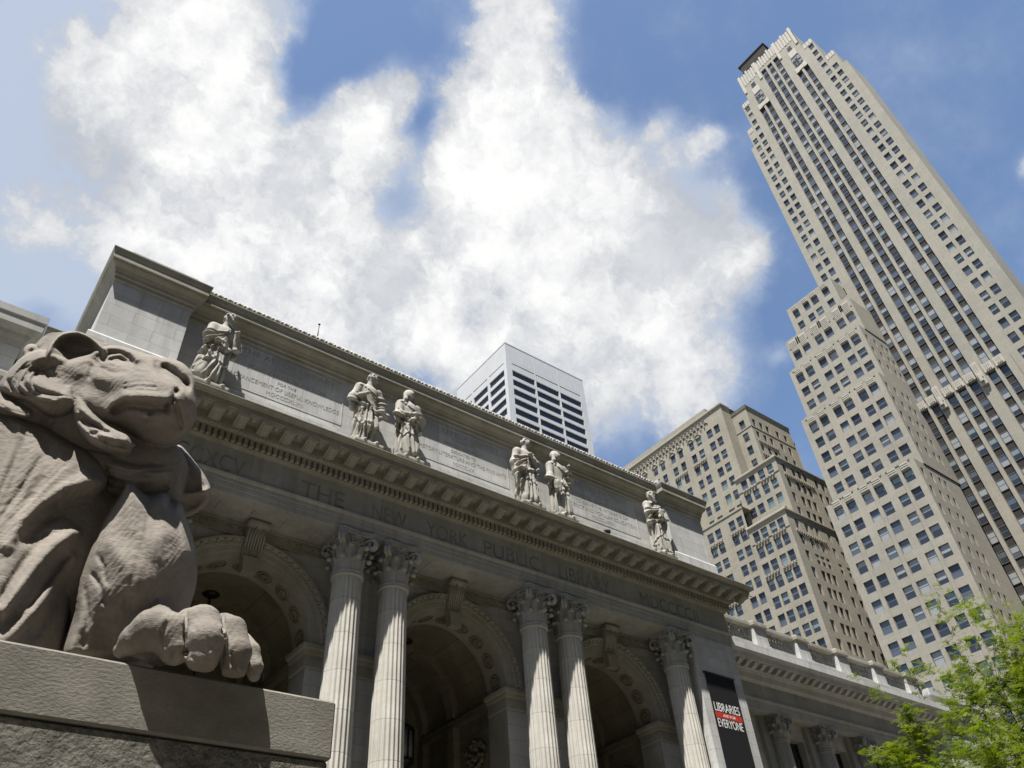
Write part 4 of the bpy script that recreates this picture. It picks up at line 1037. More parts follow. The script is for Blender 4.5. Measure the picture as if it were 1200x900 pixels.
for k in range(18): ph.box((121.38, 27.7 + k * .43, 199.0), (121.499, 27.9 + k * .43, 203.1))
ph.box((121.2, 27.3, 203.21), (140.2, 36.0, 203.6))
o = ph.build('penthouse', M['spandrel']); keep(o, TW)
keep(mb.build('shaft', M['lime']), TW); spm.finish()
# ---- its stepped south block: five tiers
lb = MB()
TIERS = [(106.3, 51.15, 35.75, GZ, 64.6, 63.3), (109.0, 51.0, 35.6, 64.6, 83.2, 81.4), (111.3, 50.7, 35.62, 83.2, 95.7, 93.9), (113.3, 50.1, 35.5, 95.7, 104.0, 100.6), (116.0, 48.4, 37.85, 104.0, 113.6, 112.0)]
PC = [(50.1, 48.55), (47.9, 46.4), (45.1, 43.55), (42.95, 41.4), (40.2, 38.7), (38.15, 36.65)]
for ti, (x, yw, ye, z0, z1, zt) in enumerate(TIERS):
    sc = x / 106.3
    cols_ = [(a * (1 + (sc - 1) * .55), b * (1 + (sc - 1) * .55)) for a, b in PC] if ti else PC
    if ti: cols_ = [((a - 43.45) * 1.0 + (yw + ye) / 2, (b - 43.45) * 1.0 + (yw + ye) / 2) for a, b in PC]
    if ti == 4: cols_ = [(47.4, 46.1), (44.9, 43.6), (43.0, 41.6), (40.4, 39.0)]
    rws = tops(zt, z0 + .3 if ti else -1, 3.1, 1.85)
    facade(lb, (x, yw), SOU, yw - ye, z0, z1, scols(yw, cols_), rws, ws)
    ec = [(x + .85, x + 1.6), (x + 3.4, x + 4.1), (x + 5.7, x + 6.4), (x + 7.3, x + 8.0)] if ti < 3 else [(x + 1.2, x + 1.9)]
    facade(lb, (x, ye), EAS, 120.2 - x, z0, z1, [(a - x, b - x) for a, b in ec], rws, ws, mask=(lambda i, j, ti=ti: not (ti > 2)))
    lb.quad((x, yw, z0), (121, yw, z0), (121, yw, z1), (x, yw, z1)); roofbox(lb, x, 121, ye, yw, z1)
    h = 2.9 if ti == 3 else 1.15
    for i, (a, b) in enumerate(cols_):
        ter.start('terracotta_panel'); ter.box((x - .16, b + .05, zt + .15), (x - .003, a - .05, zt + .15 + h), bev=.04)
        for q in range(3 if ti != 3 else 7): ter.box((x - .24, b + .12, zt + .28 + q * .36), (x - .161, a - .12, zt + .46 + q * .36))
        if ti in (0, 1, 2, 3): lb.box((x - .1, b - .25, zt + 1.35), (x + .35, a + .25, z1 + (.35 if i % 2 else .1)))
    # pilaster strips between the pairs
    if ti < 4:
        for i in (0, 2, 4):
            lb.box((x - .10, cols_[i + 1][0] + .0, z0 + .1), (x - .002, cols_[i][1] - .0, z1 - .4))
keep(lb.build('stepped_block', M['lime']), TW); ter.finish()
build_windows(ws, TW, 5)

# ---- the buff brick tower between
BT = empty('brick_tower', (115, 70, GZ)); tag(BT, 'buff brick office tower with arcaded top storey, behind the library wing, beside the tallest tower', 'skyscraper')
ws = WinSet(); mb = MB(); orn = Parts(M['brick'], BT)
def scale(lst, k): return [(a * k, b * k) for a, b in lst]
kM = 110.5 / 106.3; XM = 110.5
pairs = [(88.1, 86.9), (86.1, 84.9)]
mc = scale([(93.1, 91.9), (91.1, 89.9), (88.15, 86.95), (86.05, 84.9), (83.15, 81.95), (81.05, 79.9), (78.2, 77.0), (76.1, 74.95), (73.2, 72.05), (71.3, 70.05), (68.5, 67.2), (66.65, 65.4)], kM)
mrows = tops(94.9, 60, 3.1, 1.95)
facade(mb, (XM, 110), SOU, 110 - 66.35, GZ, 99.0, scols(110, mc), mrows, ws)
mb.quad((XM, 66.35, GZ), (113.2, 66.35, GZ), (113.2, 66.35, 99.0), (XM, 66.35, 99.0)); backs(mb, XM, 135, 66.35, 110, GZ, 99.0)
orn.start('cornice'); orn.sweep([(0, 98.3), (.2, 98.5), (.3, 98.6), (.3, 98.9), (.2, 99.05), (0, 99.1)], [(XM, 110), (XM, 66.35), (113, 66.35)])
for i in range(0, len(mc) - 2, 1):       # arched heads and corbel arches below the cornice
    a, b = mc[i]; c = (a + b) / 2; r = (a - b) / 2 + .15; orn.start('window_arch')
    pts = [(XM - .04, c + r * cos(t), 94.75 + r * 1.15 * sin(t)) for t in [pi * q / 10 for q in range(11)]]
    orn.tube(pts, .13, 5)
orn.start('blind_arcade')
for k in range(44):
    y = 109 - k * .98
    if y < 70.4: break
    pts = [(XM - .1, y + .4 * cos(t), 96.5 + .45 * sin(t)) for t in [pi * q / 6 for q in range(7)]]; orn.tube(pts, .14, 4)
    orn.box((XM - .22, y + .36, 95.9), (XM - .003, y + .6, 96.6)); orn.tube([(XM - .1, y + .49 + .3 * cos(t), 97.6 + .3 * sin(t)) for t in [2 * pi * q / 8 for q in range(9)]], .07, 4)
def corbels(x, y0, y1, z, n):
    orn.start('corbel_table'); orn.box((x - .1, min(y0, y1), z + .38), (x - .003, max(y0, y1), z + .5))
    for k in range(n):   # little stone corbels under a moulded ledge
        y = y0 + (y1 - y0) * (k + .5) / n; s_ = abs(y1 - y0) / n
        orn.box((x - .3, y - s_ * .32, z), (x - .003, y + s_ * .32, z + .38)); orn.box((x - .18, y - s_ * .2, z - .3), (x - .004, y + s_ * .2, z))
for zc, cl in ((89.0, ((8, 9), (6, 7), (4, 5))),):
    for i, j in cl: corbels(XM, mc[i][0] + .1, mc[j][1] - .1, zc, 6)
# set-back east bay
XB = 113.2; ye = 62.75
facade(mb, (XB, 66.34), SOU, 66.34 - ye, GZ, 97.0, scols(66.34, [(65.2, 63.95)]), tops(94.3, 78, 3.1, 1.95), ws)
facade(mb, (XB, ye), EAS, 14, GZ, 97.0, [(1.0, 2.0), (3.2, 4.2), (5.2, 6.2), (8.4, 9.4), (11, 12)], tops(94.3, 78, 3.1, 1.95), ws); backs(mb, XB, 127, ye, 66.33, GZ, 97.0)
orn.start('cornice'); orn.sweep([(0, 96.4), (.15, 96.5), (.25, 96.9), (.3, 97.05), (0, 97.1)], [(XB, 66.2), (XB, ye), (127, ye)])
orn.box((XB - .1, ye - .1, 92.0), (XB + 14, ye - .003, 92.3)); orn.box((XB - .1, ye - .003, 92.0), (XB - .003, 66.3, 92.3))
for k in range(3): 
    z = 88.6 - k * 3.1; orn.start('corbel_table')
    orn.box((XB + .7, ye - .12, z + .5), (XB + 7, ye - .003, z + .75))
    for q in range(10): orn.box((XB + .8 + q * .62, ye - .25, z), (XB + 1.15 + q * .62, ye - .003, z + .499))
# first stepped mass at the corner
XM1 = 109.2; k1 = XM1 / 106.3; yw, ye = 67.35, 58.2
m1 = scale([(64.6, 63.3), (62.78, 61.5), (60.7, 59.45), (58.8, 57.58)], k1)
facade(mb, (XM1, yw), SOU, yw - ye, GZ, 80.2, scols(yw, m1), tops(79.2, 60, 3.0, 1.95), ws)
facade(mb, (XM1, ye), EAS, 22, 60, 80.2, [(1.6, 2.6), (4.2, 5.3), (5.9, 7.0), (7.6, 8.7), (11, 12), (13, 14), (17, 18)], tops(79.2, 60, 3.0, 1.95), ws); backs(mb, XM1, 131, ye, yw, GZ, 80.2)
orn.start('cornice'); orn.sweep([(0, 79.6), (.12, 79.7), (.22, 79.85), (.3, 79.95), (.3, 80.2), (.12, 80.4), (0, 80.42)], [(XM1, yw + .1), (XM1, ye), (131, ye)])
corbels(XM1, m1[0][0], m1[1][1], 76.85, 5); corbels(XM1, m1[2][0], m1[3][1], 76.85, 5); orn.start('string_course'); orn.box((XM1 - .12, ye, 77.15), (XM1 - .005, yw, 77.3))
orn.start('corbel_table')
for q in range(16): orn.box((XM1 + 1.3 + q * .55, ye - .3, 76.7), (XM1 + 1.6 + q * .55, ye - .003, 77.2))
# long lower front and the second stepped mass
XL_ = 106.5
lc = [(96, 94.8), (94, 92.8), (91, 89.8), (89, 87.8), (86.2, 85.0), (84.1, 82.95), (81.8, 80.5), (79.4, 78.1), (77.6, 76.3), (74.5, 73.2), (72.7, 71.4), (69.5, 68.2), (67.7, 66.45)]
facade(mb, (XL_, 104), SOU, 104 - 65.95, GZ, 73.0, scols(104, lc), tops(71.4, 3, 2.9, 1.9), ws); backs(mb, XL_, 112, 65.9, 104, 0, 73.0)
orn.start('string_course'); orn.box((XL_ - .12, 66.0, 72.6), (XL_ - .003, 104, 73.0))
for i in (9, 11): corbels(XL_, lc[i][0], lc[i + 1][1], 68.75, 5)
for i in (9,): corbels(XL_, lc[i][0], lc[i + 1][1], 57.15, 5); orn.start('balcony_panel'); orn.box((XL_ - .1, lc[i + 1][1], 62.4), (XL_ - .003, lc[i][0], 63.1))
XM2 = 106.3; yw, ye = 66.0, 58.1
m2 = [(64.75, 63.5), (62.95, 61.7), (61.2, 59.95), (59.9, 58.75)]
m2 = [(65.35, 64.05), (63.65, 62.35), (61.75, 60.5), (60.15, 58.9)]
facade(mb, (XM2, yw), SOU, yw - ye, GZ, 68.3, scols(yw, m2), tops(67.0, 3, 2.98, 1.95), ws)
facade(mb, (XM2, ye), EAS, 16, GZ, 68.3, [(2.0, 3.1), (4.6, 5.7), (6.1, 7.1), (7.6, 8.6), (11, 12), (13.4, 14.4)], tops(67.0, 3, 2.98, 1.9), ws); backs(mb, XM2, 122.3, ye, yw, GZ, 68.3)
orn.start('cornice'); orn.sweep([(0, 67.6), (.12, 67.7), (.22, 67.85), (.3, 67.95), (.3, 68.2), (.12, 68.4), (0, 68.42)], [(XM2, yw + .1), (XM2, ye), (122, ye)])
for z in (64.6, 58.6): corbels(XM2, m2[0][0], m2[1][1], z, 5); corbels(XM2, m2[2][0], m2[3][1], z, 5)
orn.start('corbel_table')
for q in range(14): orn.box((XM2 + 1.4 + q * .6, ye - .28, 64.3), (XM2 + 1.7 + q * .6, ye - .003, 64.8))
orn.start('string_course'); orn.box((XM2 - .1, ye, 64.95), (XM2 - .005, yw, 65.08))
pent = MB(); pent.box((112, 71, 99.02), (130, 96, 101.6)); keep(pent.build('penthouse', M['brick']), BT)
keep(mb.build('wall', M['brick']), BT); orn.finish()
build_windows(ws, BT, 11, kinds=[(2, 1, .5), (4, 1, .5), (4, 4, .5), (2, 1, .4), (1, 1, .5), (4, 1, .4), (3, 1, .6), (1, 2, .5)])

# ---- the white office tower behind the portico
WT = empty('white_tower', (137, 158, GZ)); tag(WT, 'white office tower with black horizontal window bands behind the portico roof', 'skyscraper')
mb = MB(); gl = MB(); x0, x1, y0, y1, zt = 120.0, 154.8, 143.3, 172.0, 185.4
ecols = [(2.3, 11.75), (12.45, 22.3), (22.95, 32.4)]; scs = [(1.5, 9.5), (10.7, 18.7), (19.9, 27.2)]
bands = [(176.8, 177.3)] + [(174.2 - 4.05 * k - 2.65, 174.2 - 4.05 * k) for k in range(42)]
facade(mb, (x0, y0), EAS, x1 - x0, GZ, zt, ecols, bands, None, .45)
facade(mb, (x0, y1), SOU, y1 - y0, GZ, zt, [(28.7 - b, 28.7 - a) for a, b in scs], bands, None, .45)
backs(mb, x0, x1, y0, y1, GZ, zt)
for a, b in ecols:      # raised vertical strips between the bays
    mb.box((x0 + b + .4, y0 - .06, GZ), (x0 + b + .6, y0 - .003, zt - .01))
for a, b in scs: mb.box((x0 - .06, y0 + b + .45, GZ), (x0 - .003, y0 + b + .65, zt - .01))
mb.box((x0 - .1, y0 - .1, zt), (x1 + .1, y1 + .1, zt + .35))
keep(mb.build('cladding', M['white']), WT)
cnt = 0
for z0_, z1_ in bands[:16]:
    for a, b in ecols:
        p = MB(); p.box((x0 + a, y0 + .4, z0_), (x0 + b, y0 + .46, z1_)); 
        n = 6
        for q in range(1, n): p.box((x0 + a + (b - a) * q / n - .04, y0 + .36, z0_), (x0 + a + (b - a) * q / n + .04, y0 + .399, z1_))
        keep(p.build('window_band', M['g_black']), WT)
    for a, b in scs:
        p = MB(); p.box((x0 + .4, y0 + a, z0_), (x0 + .46, y0 + b, z1_))
        for q in range(1, 6): p.box((x0 + .36, y0 + a + (b - a) * q / 6 - .04, z0_), (x0 + .399, y0 + a + (b - a) * q / 6 + .04, z1_))
        keep(p.build('window_band', M['g_black']), WT)
p = MB()
for z0_, z1_ in bands[16:]:
    for a, b in ecols: p.box((x0 + a, y0 + .4, z0_), (x0 + b, y0 + .46, z1_))
    for a, b in scs: p.box((x0 + .4, y0 + a, z0_), (x0 + .46, y0 + b, z1_))
o = p.build('lower_window_bands', M['g_black']); keep(o, WT); o['kind'] = 'stuff'
# ------------------------------------------------------------------ the far side of the avenue, behind the photographer: keeps half the eastern sky from the facade
ws_specs = [(-150, -98, 62, 'brick'), (-96, -52, 84, 'lime'), (-50, -12, 58, 'brick'), (-10, 34, 96, 'lime'), (36, 74, 66, 'brick'), (76, 128, 104, 'lime'), (130, 190, 80, 'brick')]
labels = ['buff brick block at the far south end of the row across the avenue', 'tan stone block second from the south across the avenue', 'low buff brick block south of the library steps across the avenue',
          'tall tan stone block directly across the avenue from the library steps', 'buff brick block north of the library steps across the avenue', 'tallest tan stone block of the row across the avenue', 'buff brick block at the far north end of the row across the avenue']
for (xa, xb, h, mk), lab in zip(ws_specs, labels):
    r = empty('avenue_building', ((xa + xb) / 2, -46, GZ)); tag(r, lab, 'building', 'buildings across the avenue')
    mb = MB(); n = int((xb - xa) / 3.6); cw = (xb - xa) / n
    Uw = (-1.0, 0.0)
    facade(mb, (xb, -30), Uw, xb - xa, GZ, h, [(q * cw + cw * .28, q * cw + cw * .72) for q in range(n)], [(2 + 3.7 * k, 4.2 + 3.7 * k) for k in range(int((h - 5) / 3.7))], None, .3)
    mb.quad((xa, -30, GZ), (xa, -62, GZ), (xa, -62, h), (xa, -30, h)); mb.quad((xb, -30, GZ), (xb, -62, GZ), (xb, -62, h), (xb, -30, h)); mb.quad((xa, -62, GZ), (xb, -62, GZ), (xb, -62, h), (xa, -62, h)); mb.quad((xa, -62, h), (xb, -62, h), (xb, -30, h), (xa, -30, h))
    keep(mb.build('wall', M['spandrel']), r)  # near-black walls, added out of view to hold down the facade's fill light
    g = MB(); g.quad((xb - .3, -30.27, GZ), (xa + .3, -30.27, GZ), (xa + .3, -30.27, h - .5), (xb - .3, -30.27, h - .5)); keep(g.build('glazing', M['g_dark']), r)
    c = MB(); c.box((xa - .2, -30 + .002, h - 1.2), (xb + .2, -29.3, h + .3)); keep(c.build('cornice', M['spandrel']), r)
# ------------------------------------------------------------------ the lion's pedestal
PD = empty('stone_pedestal', (.6, 6.2, GZ)); tag(PD, 'grey granite pedestal of two courses under the stone lion', 'pedestal')
PX0, PX1, PY0, PY1, PZ = -.78, 1.945, 4.0, 8.4, 1.615
m = MB(); m.box((PX0, PY0, 1.312), (PX1, PY1, PZ), bev=.012); keep(m.build('top_course', M['ped_top']), PD)
m = MB(); m.box((PX0 + .02, PY0 + .012, .55), (PX1 - .016, PY1 - .02, 1.304), bev=.008); m.box((PX0 + .08, PY0 + .06, 1.29), (PX1 - .08, PY1 - .08, 1.32)); keep(m.build('lower_course', M['ped_low']), PD)
m = MB(); m.box((PX0 - .25, PY0 - .25, GZ + .003), (PX1 + .25, PY1 + .25, -.9), bev=.03); m.box((PX0 - .08, PY0 - .08, -.896), (PX1 + .08, PY1 + .08, .544), bev=.02); keep(m.build('plinth', M['ped_low']), PD)

# ------------------------------------------------------------------ the lion, sculpted as one continuous body
def LP(u, v, Y):
    d = RM.T @ np.array([u - 600, v - 450, FPX]); return d * (Y / d[1])
def lscale(u, v, Y):
    p = LP(u, v, Y); return float(RM[2] @ p) / FPX
def axes_at(u, v, rot=0.0):
    """right, up, towards the viewer at that place, turned by rot degrees in the view plane"""
    e3 = -(RM.T @ np.array([u - 600, v - 450, FPX])); e3 /= np.linalg.norm(e3)
    e1 = RM[0] - e3 * (RM[0] @ e3); e1 /= np.linalg.norm(e1); e2 = np.cross(e3, e1)
    a = radians(rot); return np.array([e1 * cos(a) + e2 * sin(a), -e1 * sin(a) + e2 * cos(a), e3])
LS = Sculpt((-.75, 3.68, 1.6), (1.62, 5.45, 3.95), .0068)
def E_(u, v, Y, ru, rv, rw, rot=0, k=.03, mode='add'):
    s = lscale(u, v, Y); LS.ell(LP(u, v, Y), (ru * s, rv * s, rw), axes_at(u, v, rot), k, mode)
def C_(pts, k=.03, mode='add', flat=None):
    """pts (u, v, Y, radius in px)"""
    P = [LP(p[0], p[1], p[2]) for p in pts]; R = [p[3] * lscale(p[0], p[1], p[2]) for p in pts]
    fl = None
    if flat: fl = (axes_at(pts[0][0], pts[0][1])[2], flat)
    LS.chain(P, R, k, mode, fl)
def surf(u, v):
    """first sculpted surface met on the line of sight through that place"""
    d = RM.T @ np.array([u - 600, v - 450, FPX]); d /= d[1]
    Y = np.arange(3.6, 6.5, .008); P = Y[:, None] * d[None, :]
    i = np.rint((P - LS.lo) / LS.h).astype(int); ok = ((i >= 0) & (i < LS.n)).all(1); i = np.clip(i, 0, LS.n - 1)
    dv = np.where(ok, LS.d[i[:, 0], i[:, 1], i[:, 2]], 1.0); w = np.nonzero(dv < 0)[0]
    return float(Y[w[0]]) if len(w) else 4.5
def S_(pts, w, k=.02, mode='add', flat=None):
    """stroke laid on the surface: (u, v, radius px); w = how far its axis stands out of the surface, in radii"""
    P = []; R = []
    for u, v, r in pts:
        Y = surf(u, v); sc = lscale(u, v, Y); P.append(LP(u, v, Y) + axes_at(u, v)[2] * (w * r * sc)); R.append(r * sc)
    LS.chain(P, R, k, mode, (axes_at(pts[0][0], pts[0][1])[2], flat) if flat else None)
def B_(u, v, ru, rv, w, dz, rot=0, k=.02, mode='add'):
    """blob laid on the surface, dz thick (m), its centre w metres proud"""
    Y = surf(u, v); s = lscale(u, v, Y); e = axes_at(u, v, rot); LS.ell(LP(u, v, Y) + e[2] * w, (ru * s, rv * s, dz), e, k, mode)
def poly_sd(poly, U, V):
    n = len(poly); best = np.full(U.shape, 1e9); ins = np.zeros(U.shape, bool)
    for i in range(n):
        (ax, ay), (bx, by) = poly[i], poly[(i + 1) % n]
        dx, dy = bx - ax, by - ay; t = np.clip(((U - ax) * dx + (V - ay) * dy) / (dx * dx + dy * dy + 1e-9), 0, 1)
        best = np.minimum(best, (U - ax - t * dx) ** 2 + (V - ay - t * dy) ** 2)
        c = ((ay > V) != (by > V)) & (U < (bx - ax) * (V - ay) / (by - ay + 1e-12) + ax); ins ^= c
    d = np.sqrt(best); return np.where(ins, -d, d)
def tps(pts, U, V):
    P = np.array(pts, float); n = len(P); xy = P[:, :2] / 50
    def ker(r2): return .5 * r2 * np.log(r2 + 1e-9)
    K = ker(((xy[:, None] - xy[None]) ** 2).sum(-1)) + np.eye(n) * .02; A = np.zeros((n + 3, n + 3)); A[:n, :n] = K; A[:n, n] = 1; A[:n, n + 1:] = xy; A[n:, :n] = A[:n, n:].T
    w = np.linalg.solve(A, np.concatenate([P[:, 2], np.zeros(3)])); out = w[n] + w[n + 1] * U / 50 + w[n + 2] * V / 50
    for i in range(n): out = out + w[i] * ker((U / 50 - xy[i, 0]) ** 2 + (V / 50 - xy[i, 1]) ** 2)
    return out
def smooth_poly(poly, it=2):
    for _ in range(it):
        q = []
        for i in range(len(poly)):
            a, b = poly[i], poly[(i + 1) % len(poly)]
            q += [(a[0] * .75 + b[0] * .25, a[1] * .75 + b[1] * .25), (a[0] * .25 + b[0] * .75, a[1] * .25 + b[1] * .75)]
        poly = q
    return poly
def layer(poly, ctrl, feats=(), rw=12, rd=.12, back=.35, k=.02):
    """a carved mass: outline, depth control points, relief strokes (polyline, height m, half width) or blobs (u, v, su, sv, rot, height)"""
    poly = smooth_poly(poly, 2); us = [p[0] for p in poly]; vs = [p[1] for p in poly]
    u0, u1, v0, v1 = int(min(us)) - 8, int(max(us)) + 9, int(min(vs)) - 8, int(max(vs)) + 9
    V, U = np.mgrid[v0:v1 + 1, u0:u1 + 1].astype(float)
    D = poly_sd(poly, U, V); Y = tps(ctrl, U, V)
    for f in feats:
        if isinstance(f[0], (list, tuple)):
            pl, h, w = f; h *= 1.5; best = np.full(U.shape, 1e9)
            for a, b in zip(pl, pl[1:]):
                dx, dy = b[0] - a[0], b[1] - a[1]; t = np.clip(((U - a[0]) * dx + (V - a[1]) * dy) / (dx * dx + dy * dy + 1e-9), 0, 1)
                best = np.minimum(best, (U - a[0] - t * dx) ** 2 + (V - a[1] - t * dy) ** 2)
            Y = Y - h * np.exp(-best / (w * w))
        else:
            u, v, su, sv, rot, h = f; h *= 1.4; a = radians(rot); p = (U - u) * cos(a) + (V - v) * sin(a); q = -(U - u) * sin(a) + (V - v) * cos(a)
            Y = Y - h * np.exp(-(p / su) ** 2 - (q / sv) ** 2)
    Yc = Y.copy(); t = np.clip(-D / rw, 0, 1); Y = Y + rd * (1 - np.sqrt(np.clip(1 - (1 - t) ** 2, 0, 1)))
    inn = D < 4; ya, yb = float(Y[inn].min()) - .05, float(Yc[inn].max()) + back
    cs = np.array([LP(u, v, y) for u in (u0, u1) for v in (v0, v1) for y in (ya, yb)])
    w = LS._win(cs.min(0), cs.max(0))
    if w is None: return
    sl, (x, y, z) = w
    c2 = RM[2][0] * x + RM[2][1] * y + RM[2][2] * z
    pu = 600 + FPX * (RM[0][0] * x + RM[0][1] * y + RM[0][2] * z) / c2 - u0; pv = 450 + FPX * (RM[1][0] * x + RM[1][1] * y + RM[1][2] * z) / c2 - v0
    ok = (pu > 0) & (pv > 0) & (pu < u1 - u0) & (pv < v1 - v0)
    pu = np.clip(pu, 0, u1 - u0 - 1e-3); pv = np.clip(pv, 0, v1 - v0 - 1e-3); iu = pu.astype(int); iv = pv.astype(int); fu = pu - iu; fv = pv - iv
    def samp(A): return (A[iv, iu] * (1 - fu) + A[iv, iu + 1] * fu) * (1 - fv) + (A[iv + 1, iu] * (1 - fu) + A[iv + 1, iu + 1] * fu) * fv
    YF = samp(Y); DO = samp(D) * (c2 / FPX); YB = samp(Yc) + back
    yy = np.broadcast_to(y, YF.shape)
    d = np.maximum(np.maximum((YF - yy) * .72, DO), (yy - YB) * .72); d = np.where(ok, d, .3)
    LS._comb(sl, d.astype(np.float32), k, 'add')
def trunk(LS):
    # trunk and haunches going back along the pedestal
    LS.chain([(.42, 5.0, 2.35), (.45, 6.2, 2.25), (.5, 7.1, 2.15)], [.52, .5, .5], .15)
    LS.ell((.98, 6.9, 2.02), (.34, .55, .48), None, .1); LS.ell((-.02, 6.9, 2.02), (.34, .55, .48), None, .1)
    LS.chain([(1.1, 6.9, 1.75), (1.15, 6.2, 1.72), (1.15, 5.8, 1.68)], [.2, .15, .13], .06); LS.chain([(-.15, 6.9, 1.75), (-.2, 6.2, 1.72), (-.2, 5.8, 1.68)], [.2, .15, .13], .06)
    LS.chain([(.5, 7.55, 1.95), (1.0, 7.75, 1.75), (1.4, 7.2, 1.7), (1.5, 6.6, 1.69)], [.1, .08, .07, .1], .05)
LB_ = Sculpt((-1.15, 5.2, 1.58), (1.75, 7.95, 3.1), .022); trunk(LB_)
trunk(LS)
def strands(A, B, n, h, w, seed=1):
    """thin carved hair lines between two guide lines"""
    q = random.Random(seed); out = []
    for i in range(n):
        t = (i + q.uniform(.15, .85)) / n; f0 = q.uniform(0, .25); f1 = q.uniform(.7, 1); m = len(A) - 1; pts = []
        for k in range(7):
            x = (f0 + (f1 - f0) * k / 6) * m; a = min(m - 1, int(x)); f = x - a
            P = [(A[a][c] * (1 - f) + A[a + 1][c] * f) * (1 - t) + (B[a][c] * (1 - f) + B[a + 1][c] * f) * t for c in (0, 1)]
            pts.append((P[0] + q.uniform(-1, 1), P[1] + q.uniform(-1, 1)))
        out.append((pts, h * q.uniform(.5, 1.2) * (1 if i % 3 else -.7), w * q.uniform(.7, 1.3)))
    return out
# right foreleg and paw (left of the frame), chest
LS.chain([(-.05, 4.7, 2.2), (-.12, 4.35, 1.85), (-.15, 4.0, 1.76)], [.3, .22, .16], .08)
for q in range(4): LS.chain([(-.33 + q * .12, 4.05, 1.74), (-.33 + q * .12, 3.9, 1.76), (-.33 + q * .12, 3.84, 1.66)], [.08, .085, .07], .015)
LS.ell((.42, 4.8, 2.4), (.6, .4, .6), None, .12)
# bulk behind the carved front
LS.ell((.1, 4.95, 2.5), (.55, .4, .8), None, .1); LS.ell((.75, 4.9, 2.4), (.5, .35, .75), None, .1)
LS.ell((.5, 5.0, 3.0), (.36, .35, .5), None, .1)
E_(150, 560, 4.78, 66, 62, .34, 0, .06); E_(110, 510, 4.72, 62, 60, .32, 0, .06)
E_(92, 446, 4.72, 44, 36, .26, -8, .04); E_(165, 480, 4.5, 45, 34, .2, 0, .05)
# the broad left shoulder with its hanging locks
layer([(-70, 470), (-10, 482), (20, 487), (50, 498), (80, 516), (104, 528), (118, 542), (126, 558), (127, 568), (120, 580), (112, 592), (106, 606), (101, 622), (99, 640), (95, 660), (91, 690), (85, 720), (78, 755), (74, 780), (-70, 790)],
      [(-70, 480, 4.46), (0, 492, 4.46), (60, 508, 4.45), (108, 538, 4.42), (-60, 560, 4.34), (0, 560, 4.34), (60, 556, 4.32), (110, 562, 4.34), (-60, 640, 4.24), (0, 640, 4.24), (45, 630, 4.29), (84, 600, 4.40), (100, 606, 4.46), (86, 640, 4.36), (-60, 720, 4.15), (0, 720, 4.155), (45, 700, 4.22), (88, 690, 4.5), (-60, 780, 4.11), (0, 775, 4.13), (45, 770, 4.24), (76, 770, 4.48)],
      [([(126, 564), (104, 562), (76, 571), (48, 588), (26, 610), (8, 638)], .026, 9), ([(122, 586), (96, 592), (70, 599), (50, 611), (34, 630)], -.036, 9), ([(98, 623), (85, 624), (65, 638), (45, 660), (25, 686), (4, 714)], .036, 8), ([(92, 642), (74, 656), (54, 684), (36, 708)], -.028, 6),
       ([(84, 652), (67, 676), (49, 704), (27, 730), (2, 750)], .024, 7), ([(76, 690), (60, 716), (42, 742)], -.02, 6), ([(54, 626), (36, 648), (16, 676), (0, 704)], -.018, 6), ([(8, 492), (22, 536), (10, 590)], -.007, 7), ([(44, 500), (60, 534), (44, 562)], -.007, 8), ([(88, 520), (98, 540), (92, 560)], -.006, 6),
       ([(28, 500), (38, 530), (28, 562)], .008, 9), ([(-5, 590), (10, 618), (0, 655)], -.006, 7), ([(68, 590), (50, 598), (36, 612)], -.012, 4), ([(20, 720), (0, 752), (-20, 780)], -.012, 6)] + strands([(24, 496), (0, 560), (-34, 640)], [(114, 548), (76, 566), (24, 606)], 12, -.0045, 3, 4) + strands([(20, 650), (-10, 700), (-40, 750)], [(90, 640), (56, 690), (10, 750)], 8, -.0045, 3, 5), 9, .12, .5, .012)
# left foreleg under its mane locks
layer([(147, 568), (151, 562), (157, 567), (165, 576), (176, 582), (184, 579), (191, 576), (197, 581), (200, 590), (206, 588), (212, 588), (217, 602), (226, 630), (231, 655), (231, 684), (224, 706), (218, 726), (212, 750), (196, 775), (70, 778), (76, 750), (86, 722), (89, 702), (91, 684), (97, 662), (106, 640), (118, 614), (130, 594), (138, 584)],
      [(150, 570, 4.25), (193, 584, 4.27), (212, 596, 4.31), (120, 620, 4.25), (160, 610, 4.17), (200, 620, 4.17), (100, 670, 4.29), (140, 655, 4.12), (180, 655, 4.09), (220, 660, 4.20), (95, 710, 4.27), (130, 700, 4.15), (170, 695, 4.11), (215, 700, 4.29), (85, 760, 4.25), (130, 750, 4.27), (180, 745, 4.29)],
      [([(151, 568), (154, 590), (150, 616)], .015, 11), ([(192, 582), (194, 602), (196, 624)], .017, 11), ([(210, 594), (215, 618), (219, 644)], .02, 6), ([(173, 588), (177, 604), (182, 618)], -.014, 9),
       ([(136, 598), (148, 624), (162, 644), (180, 662)], -.008, 11), ([(114, 650), (122, 664), (124, 682)], -.01, 2.8), ([(109, 674), (119, 689), (121, 706)], -.015, 3), ([(120, 690), (112, 716), (104, 740)], .012, 8),
       ([(100, 690), (104, 725), (98, 756)], -.011, 3), ([(92, 700), (93, 728), (82, 760)], .015, 5), ([(152, 700), (148, 718), (142, 742)], -.01, 5), ([(184, 702), (174, 715), (167, 722)], -.014, 3), ([(130, 640), (150, 665), (155, 690)], .01, 10)] + strands([(148, 576), (128, 612), (106, 664), (90, 724)], [(204, 594), (212, 640), (206, 690), (186, 744)], 10, -.0022, 3, 6), 16, .2, .45, .01)
